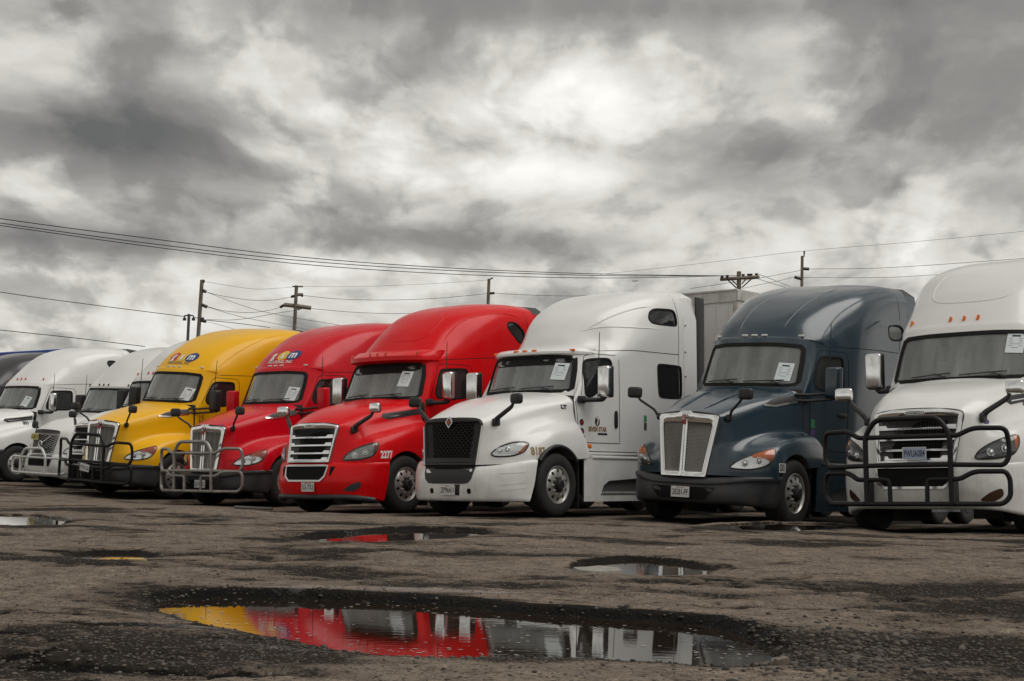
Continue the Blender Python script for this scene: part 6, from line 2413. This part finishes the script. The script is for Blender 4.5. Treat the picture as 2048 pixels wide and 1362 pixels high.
part(MB().tube([at(1602, 557.5, d) - q, at(1589, 554, d) - q], .10, 6), 'insulator', 'insulator')


def wire(label, pts, d0, d1, r=.014):
    """an overhead line through photograph points, running from depth d0 to d1"""
    P = cr(np.array([(u, v, 0) for u, v in pts], float), 8)[:, :2]
    n = len(P)
    u0, u1 = P[0][0], P[-1][0]
    Q = []
    for u, v in P:
        t_ = (u - u0) / (u1 - u0)
        Q.append(at(u, v, 1 / ((1 - t_) / d0 + t_ / d1)))
    o = link(MB().tube(Q, r, 5, False).mesh('overhead_wire', 180, False), 'overhead_wire', 'cable')
    o['label'] = label
    o['category'] = 'wire'
    o['group'] = 'overhead lines'


wire('topmost of three long wires sweeping from upper left to the crossarm pole', [(-420, 372), (0, 437), (300, 477), (600, 514), (900, 536), (1200, 548), (1441, 551.5)], 46, 71, .016)
wire('middle of three long wires sweeping from upper left to the crossarm pole', [(-420, 384), (0, 446), (300, 487), (600, 521), (900, 541), (1200, 551), (1450, 551.5)], 46, 71, .016)
wire('lowest of three long wires sweeping from upper left to the crossarm pole', [(-420, 392), (0, 451), (300, 493), (600, 528), (900, 548), (1200, 556), (1482, 551)], 46, 71, .015)
wire('wire from the left edge down to the short steel pole', [(-400, 520), (0, 584), (180, 609), (369, 633)], 60, 76, .018)
wire('low wire at left edge passing behind the white truck roofs', [(-400, 618), (0, 660), (150, 676), (290, 693)], 58, 74, .018)
wire('wire from the short steel pole to the tall pole and over the yellow roof', [(387, 634), (412, 640), (470, 646), (540, 655)], 76, 84, .018)
wire('top sagging wire between the tall pole and the bent crossarm pole', [(409, 563), (450, 570), (510, 578), (560, 576), (590, 573)], 80, 92, .009)
wire('second sagging wire between the tall pole and the bent crossarm pole', [(412, 584), (445, 592), (500, 600), (545, 600), (582, 594)], 80, 92, .014)
wire('third sagging wire between the tall pole and the bent crossarm pole', [(414, 613), (450, 622), (495, 625), (530, 622), (560, 615)], 80, 92, .014)
wire('lowest sagging wire between the tall pole and the bent crossarm pole', [(414, 639), (460, 640), (500, 636), (545, 628), (588, 621)], 80, 92, .014)
wire('wire crossing down from the tall pole to the red roof', [(412, 584), (500, 616), (580, 634), (690, 652)], 80, 95, .012)
wire('wire dropping from the tall pole behind the yellow roof', [(414, 614), (480, 633), (560, 649), (620, 660)], 80, 95, .012)
wire('short wire from the tall pole foot to the yellow roof', [(412, 643), (440, 650), (480, 662)], 80, 86, .010)
wire('wire from the bent crossarm pole rising to the lone pole', [(606, 591), (680, 598), (780, 600), (880, 596), (978, 587)], 92, 95, .014)
wire('lower wire running right from the bent crossarm pole', [(622, 617), (700, 624), (780, 627), (860, 626), (960, 622)], 92, 96, .014)
wire('faint top wire between the bent crossarm pole and the lone pole', [(606, 573), (720, 573), (850, 568), (978, 560)], 92, 95, .008)
wire('wire from the lone pole toward the white roof', [(989, 586.5), (1060, 590), (1150, 592), (1260, 588)], 95, 92, .014)
wire('faint long wire rising from the sky above the white roof to the right edge', [(1200, 549), (1400, 527), (1608, 502), (1800, 486), (2060, 461), (2300, 430)], 92, 80, .009)
wire('wire from the weathered pole to the right edge', [(1618, 538), (1760, 536), (1950, 524), (2300, 498)], 88, 80, .013)
wire('lower wire from the weathered pole to the right edge', [(1604, 555), (1760, 555), (1880, 549), (2300, 520)], 88, 80, .012)
wire('wire from crossarm pole descending behind the blue roof', [(1513, 547), (1540, 557), (1580, 573)], 71, 74, .012)
wire('second wire from crossarm pole descending behind the blue roof', [(1502, 553), (1535, 564), (1572, 575)], 71, 74, .012)
wire('wire between the weathered pole and the crossarm pole', [(1380, 577), (1450, 567), (1520, 556), (1600, 541)], 80, 88, .012)
wire('low wire between the trailer and the weathered pole', [(1485, 577), (1520, 569), (1560, 561), (1589, 554)], 76, 88, .012)

# ------------------------------------------------------------------ airliner low over the horizon
ap = empty('airplane', 'tiny airliner flying low left of the crossarm pole', 'airplane')
pc = at(1271, 562, 3600)
ap.location = pc
ap.rotation_euler = (0, math.radians(-7), math.radians(14))
link(MB().tube([(-8.5, 0, .2), (-7, 0, .1), (-3, 0, 0), (4, 0, 0), (7.5, 0, .1), (9, 0, -.1)], 1, 10, radii=[.25, .7, 1.0, 1.0, .8, .2]).mesh('fuselage', 60), 'fuselage', 'aluminium', ap)
for s in (-1, 1):
    link(MB().prism([(1.8, s * .5, -.3), (-1.2, s * .5, -.3), (-4.2, s * 9, .8), (-3.0, s * 9, .8)], (0, 0, .35)).mesh('wing'), 'wing', 'aluminium', ap)
    link(MB().prism([(-6.4, s * .3, .3), (-8.0, s * .3, .3), (-9.0, s * 3.2, .6), (-8.2, s * 3.2, .6)], (0, 0, .2)).mesh('tailplane'), 'tailplane', 'aluminium', ap)
    link(MB().tube([(.6, s * 3, -.9), (-1.8, s * 3, -.9)], .55, 10).mesh('engine'), 'engine', 'aluminium', ap)
link(MB().prism([(-6.0, -.12, .6), (-8.2, -.12, .6), (-9.4, -.12, 3.4), (-8.4, -.12, 3.4)], (0, .24, 0)).mesh('tail_fin'), 'tail_fin', 'aluminium', ap)


# ------------------------------------------------------------------ loose stones, debris, foam
def rock(seed, n=7):
    r = np.random.default_rng(seed)
    bm = bmesh.new()
    bmesh.ops.create_icosphere(bm, subdivisions=1, radius=1)
    vs_ = [Vector(v.co) * float(r.uniform(.72, 1.15)) for v in bm.verts]
    bm.verts.index_update()
    fs = [[v.index for v in f.verts] for f in bm.faces]
    bm.free()
    return np.array([tuple(v) for v in vs_]), np.array(fs)


ROCKS = [rock(i) for i in range(8)]


def scatter(name, n, gen, smin, smax, mat, label, cat, zoff=0.0, flat=.6):
    pts = gen(n)
    x, y = pts[:, 0], pts[:, 1]
    h, wet, bank, rut = height(x.copy(), y.copy())
    ok_ = np.ones(len(x), bool)
    for zw_, _a, _b, _c, P_ in PUD_W[:3]:
        ok_ &= ~((poly_sd(x, y, P_) < .0) | (h < zw_ + .002) & (poly_sd(x, y, P_) < .12))
    x, y, h = x[ok_], y[ok_], h[ok_]
    sz = smin * (smax / smin) ** (RNG.random(len(x)) ** 2.2)
    V_, F_ = [], []
    k = 0
    for i in range(len(x)):
        rv, rf = ROCKS[i % 8]
        a = RNG.random() * 6.28
        c, s = math.cos(a), math.sin(a)
        q = rv * np.array([1, RNG.uniform(.6, 1), flat * RNG.uniform(.6, 1.1)]) * sz[i]
        q = np.stack([q[:, 0] * c - q[:, 1] * s + x[i], q[:, 0] * s + q[:, 1] * c + y[i], q[:, 2] + h[i] + sz[i] * .15 + zoff], 1)
        V_.append(q)
        F_.append(rf + k)
        k += len(rv)
    V_, F_ = np.concatenate(V_), np.concatenate(F_)
    me = bpy.data.meshes.new(name)
    me.vertices.add(len(V_))
    me.vertices.foreach_set('co', V_.ravel())
    me.loops.add(F_.size)
    me.loops.foreach_set('vertex_index', F_.ravel().astype(np.int32))
    me.polygons.add(len(F_))
    me.polygons.foreach_set('loop_start', np.arange(0, F_.size, 3, dtype=np.int32))
    me.update(calc_edges=True)
    return link(me, name, mat, None, {'kind': 'stuff', 'label': label, 'category': cat})


def stone_material(name, c0, c1):
    m = principled(name, c0, .85)
    nt = m.node_tree
    L = nt.links.new
    g = N(nt, 'ShaderNodeNewGeometry')
    rp = N(nt, 'ShaderNodeValToRGB')
    rp.color_ramp.elements[0].color = (*c0, 1)
    rp.color_ramp.elements[1].color = (*c1, 1)
    L(g.outputs['Random Per Island'], rp.inputs[0])
    L(rp.outputs[0], nt.nodes['Principled BSDF'].inputs['Base Color'])


stone_material('gravel_stone', (.030, .026, .022), (.13, .108, .09))
stone_material('foam_mat', (.30, .28, .25), (.5, .48, .44))


def gen_gravel(n):
    out = []
    while len(out) < n:
        k = 4000
        u, v = RNG.uniform(-60, 2110, k), RNG.uniform(1020, 1375, k) ** 1.0
        p = np.array([on_plane(a, b, .165) for a, b in zip(u, v)])
        dm = dark_map(p[:, 0], p[:, 1])
        keep = RNG.random(k) < (.04 + .96 * dm ** 2.5)
        out += list(p[keep])
    return np.array(out[:n])


def gen_shore(n):
    P = PUD_W[0][4]
    out = []
    while len(out) < n:
        i = RNG.integers(len(P))
        a, b = P[i], P[(i + 1) % len(P)]
        q = a + (b - a) * RNG.random() + RNG.normal(0, .09, 2)
        if RNG.random() < (1.0 if q[0] > .9 else .35):
            out.append(q)
    return np.array(out)


scatter('gravel', 9000, gen_gravel, .003, .012, 'gravel_stone', 'loose dark gravel scattered over the yard', 'gravel')
scatter('shore_gravel', 1500, gen_shore, .003, .016, 'gravel_stone', 'wet gravel along the edge of the large puddle', 'gravel')


def gen_right(n):
    out = []
    while len(out) < n:
        u, v = RNG.normal(1720, 110), RNG.normal(1310, 32)
        out.append(on_plane(u, v, .15))
    return np.array(out)


scatter('stone_spill', 1300, gen_right, .004, .022, 'gravel_stone', 'broken stones spilled right of the large puddle', 'gravel')
# foam flecks floating on the large puddle
zw, P0 = PUD_W[0][0], PUD_W[0][4]
fm = MB()
cnt = 0
while cnt < 230:
    u = RNG.uniform(330, 1530)
    v = RNG.uniform(1198, 1330)
    edge = RNG.random() < .55
    x, y = on_plane(u, v, zw)
    sd = float(poly_sd(np.array([x]), np.array([y]), P0)[0])
    if sd > -.02 or (edge and (sd < -.20 or u > 1000) and not (u > 1380)):
        continue
    r = RNG.uniform(.003, .009)
    k = 7
    a0 = RNG.random() * 6
    fm.add([(x + r * RNG.uniform(.6, 1.5) * math.cos(a0 + 6.283 * i / k), y + r * RNG.uniform(.6, 1.3) * math.sin(a0 + 6.283 * i / k), zw + .0012) for i in range(k)], [tuple(range(k))])
    cnt += 1
me = fm.mesh('foam_flecks', recalc=False)
link(me, 'foam_flecks', 'foam_mat', None, {'kind': 'stuff', 'label': 'pale foam flecks floating on the large puddle', 'category': 'foam'})


def slab(name, label, cat, u, v, size, mat, rot, zlift=.0, seed=3):
    x, y = on_plane(u, v, .15)
    h = float(height(np.array([x]), np.array([y]))[0][0])
    for zw_, _a, _b, _c, P_ in PUD_W:
        if poly_sd(np.array([x]), np.array([y]), P_)[0] < .05:
            h = max(h, zw_ - .004)
    r = np.random.default_rng(seed)
    n = 11
    pts = [(size[0] * (1 + r.uniform(-.25, .12)) * math.cos(6.283 * i / n), size[1] * (1 + r.uniform(-.3, .15)) * math.sin(6.283 * i / n)) for i in range(n)]
    mb = MB()
    top = [(a, b, size[2] + .25 * size[2] * math.sin(3 * a / size[0]) + r.uniform(-.2, .2) * size[2]) for a, b in pts]
    mb.add([(a * 1.03, b * 1.03, -.01) for a, b in pts] + top + [(0, 0, size[2] * 1.15)],
           [(i, (i + 1) % n, n + (i + 1) % n, n + i) for i in range(n)] + [(n + i, n + (i + 1) % n, 2 * n) for i in range(n)])
    o = link(mb.mesh(name, 20), name, mat)
    o.location = (x, y, h + zlift)
    o.rotation_euler = (.03, .02, rot)
    o['label'] = label
    o['category'] = cat
    return o


principled('pale_board', (.30, .28, .25), .85)
weather(MATS['pale_board'], dirt=(.1, .085, .07), amount=.7, scale=25, low=False)
principled('yellow_scrap', (.42, .33, .14), .7)
principled('tan_stone', (.17, .13, .10), .8)
slab('broken_board', 'flat pale broken board lying by the small puddle', 'board', 1198, 1143, (.17, .16, .018), 'pale_board', .3, .016)
slab('plastic_scrap', 'small yellow plastic scrap on the dirt at left', 'litter', 275, 1122, (.055, .035, .006), 'yellow_scrap', -.2, .004, 5)
slab('round_stone', 'tan rounded stone at the right tip of the large puddle', 'stone', 1561, 1323, (.030, .022, .022), 'tan_stone', .4, .0, 8)
slab('flat_stone', 'pale flat stone on the dirt in front of the blue truck', 'stone', 1340, 1099, (.055, .03, .008), 'pale_board', .2, .003, 9)
principled('grey_plank', (.10, .095, .09), .8)
for i, (lab, a, b, d_) in enumerate((('long thin plank lying in the shadow under the blue truck bumper', (1368, 1026), (1490, 1023), 0),
                                    ('thin plank lying before the red truck with the grey bull bar', (470, 1003), (545, 1006), 0))):
    x0, y0 = on_plane(*a, .0)
    x1, y1 = on_plane(*b, .0)
    h0, h1 = height(np.array([x0, x1]), np.array([y0, y1]))[0]
    A, B = Vector((x0, y0, h0 + .02)), Vector((x1, y1, h1 + .02))
    o = link(MB().tube([A, B], .035, 4).mesh('plank'), 'plank', 'grey_plank')
    o['label'], o['category'] = lab, 'plank'
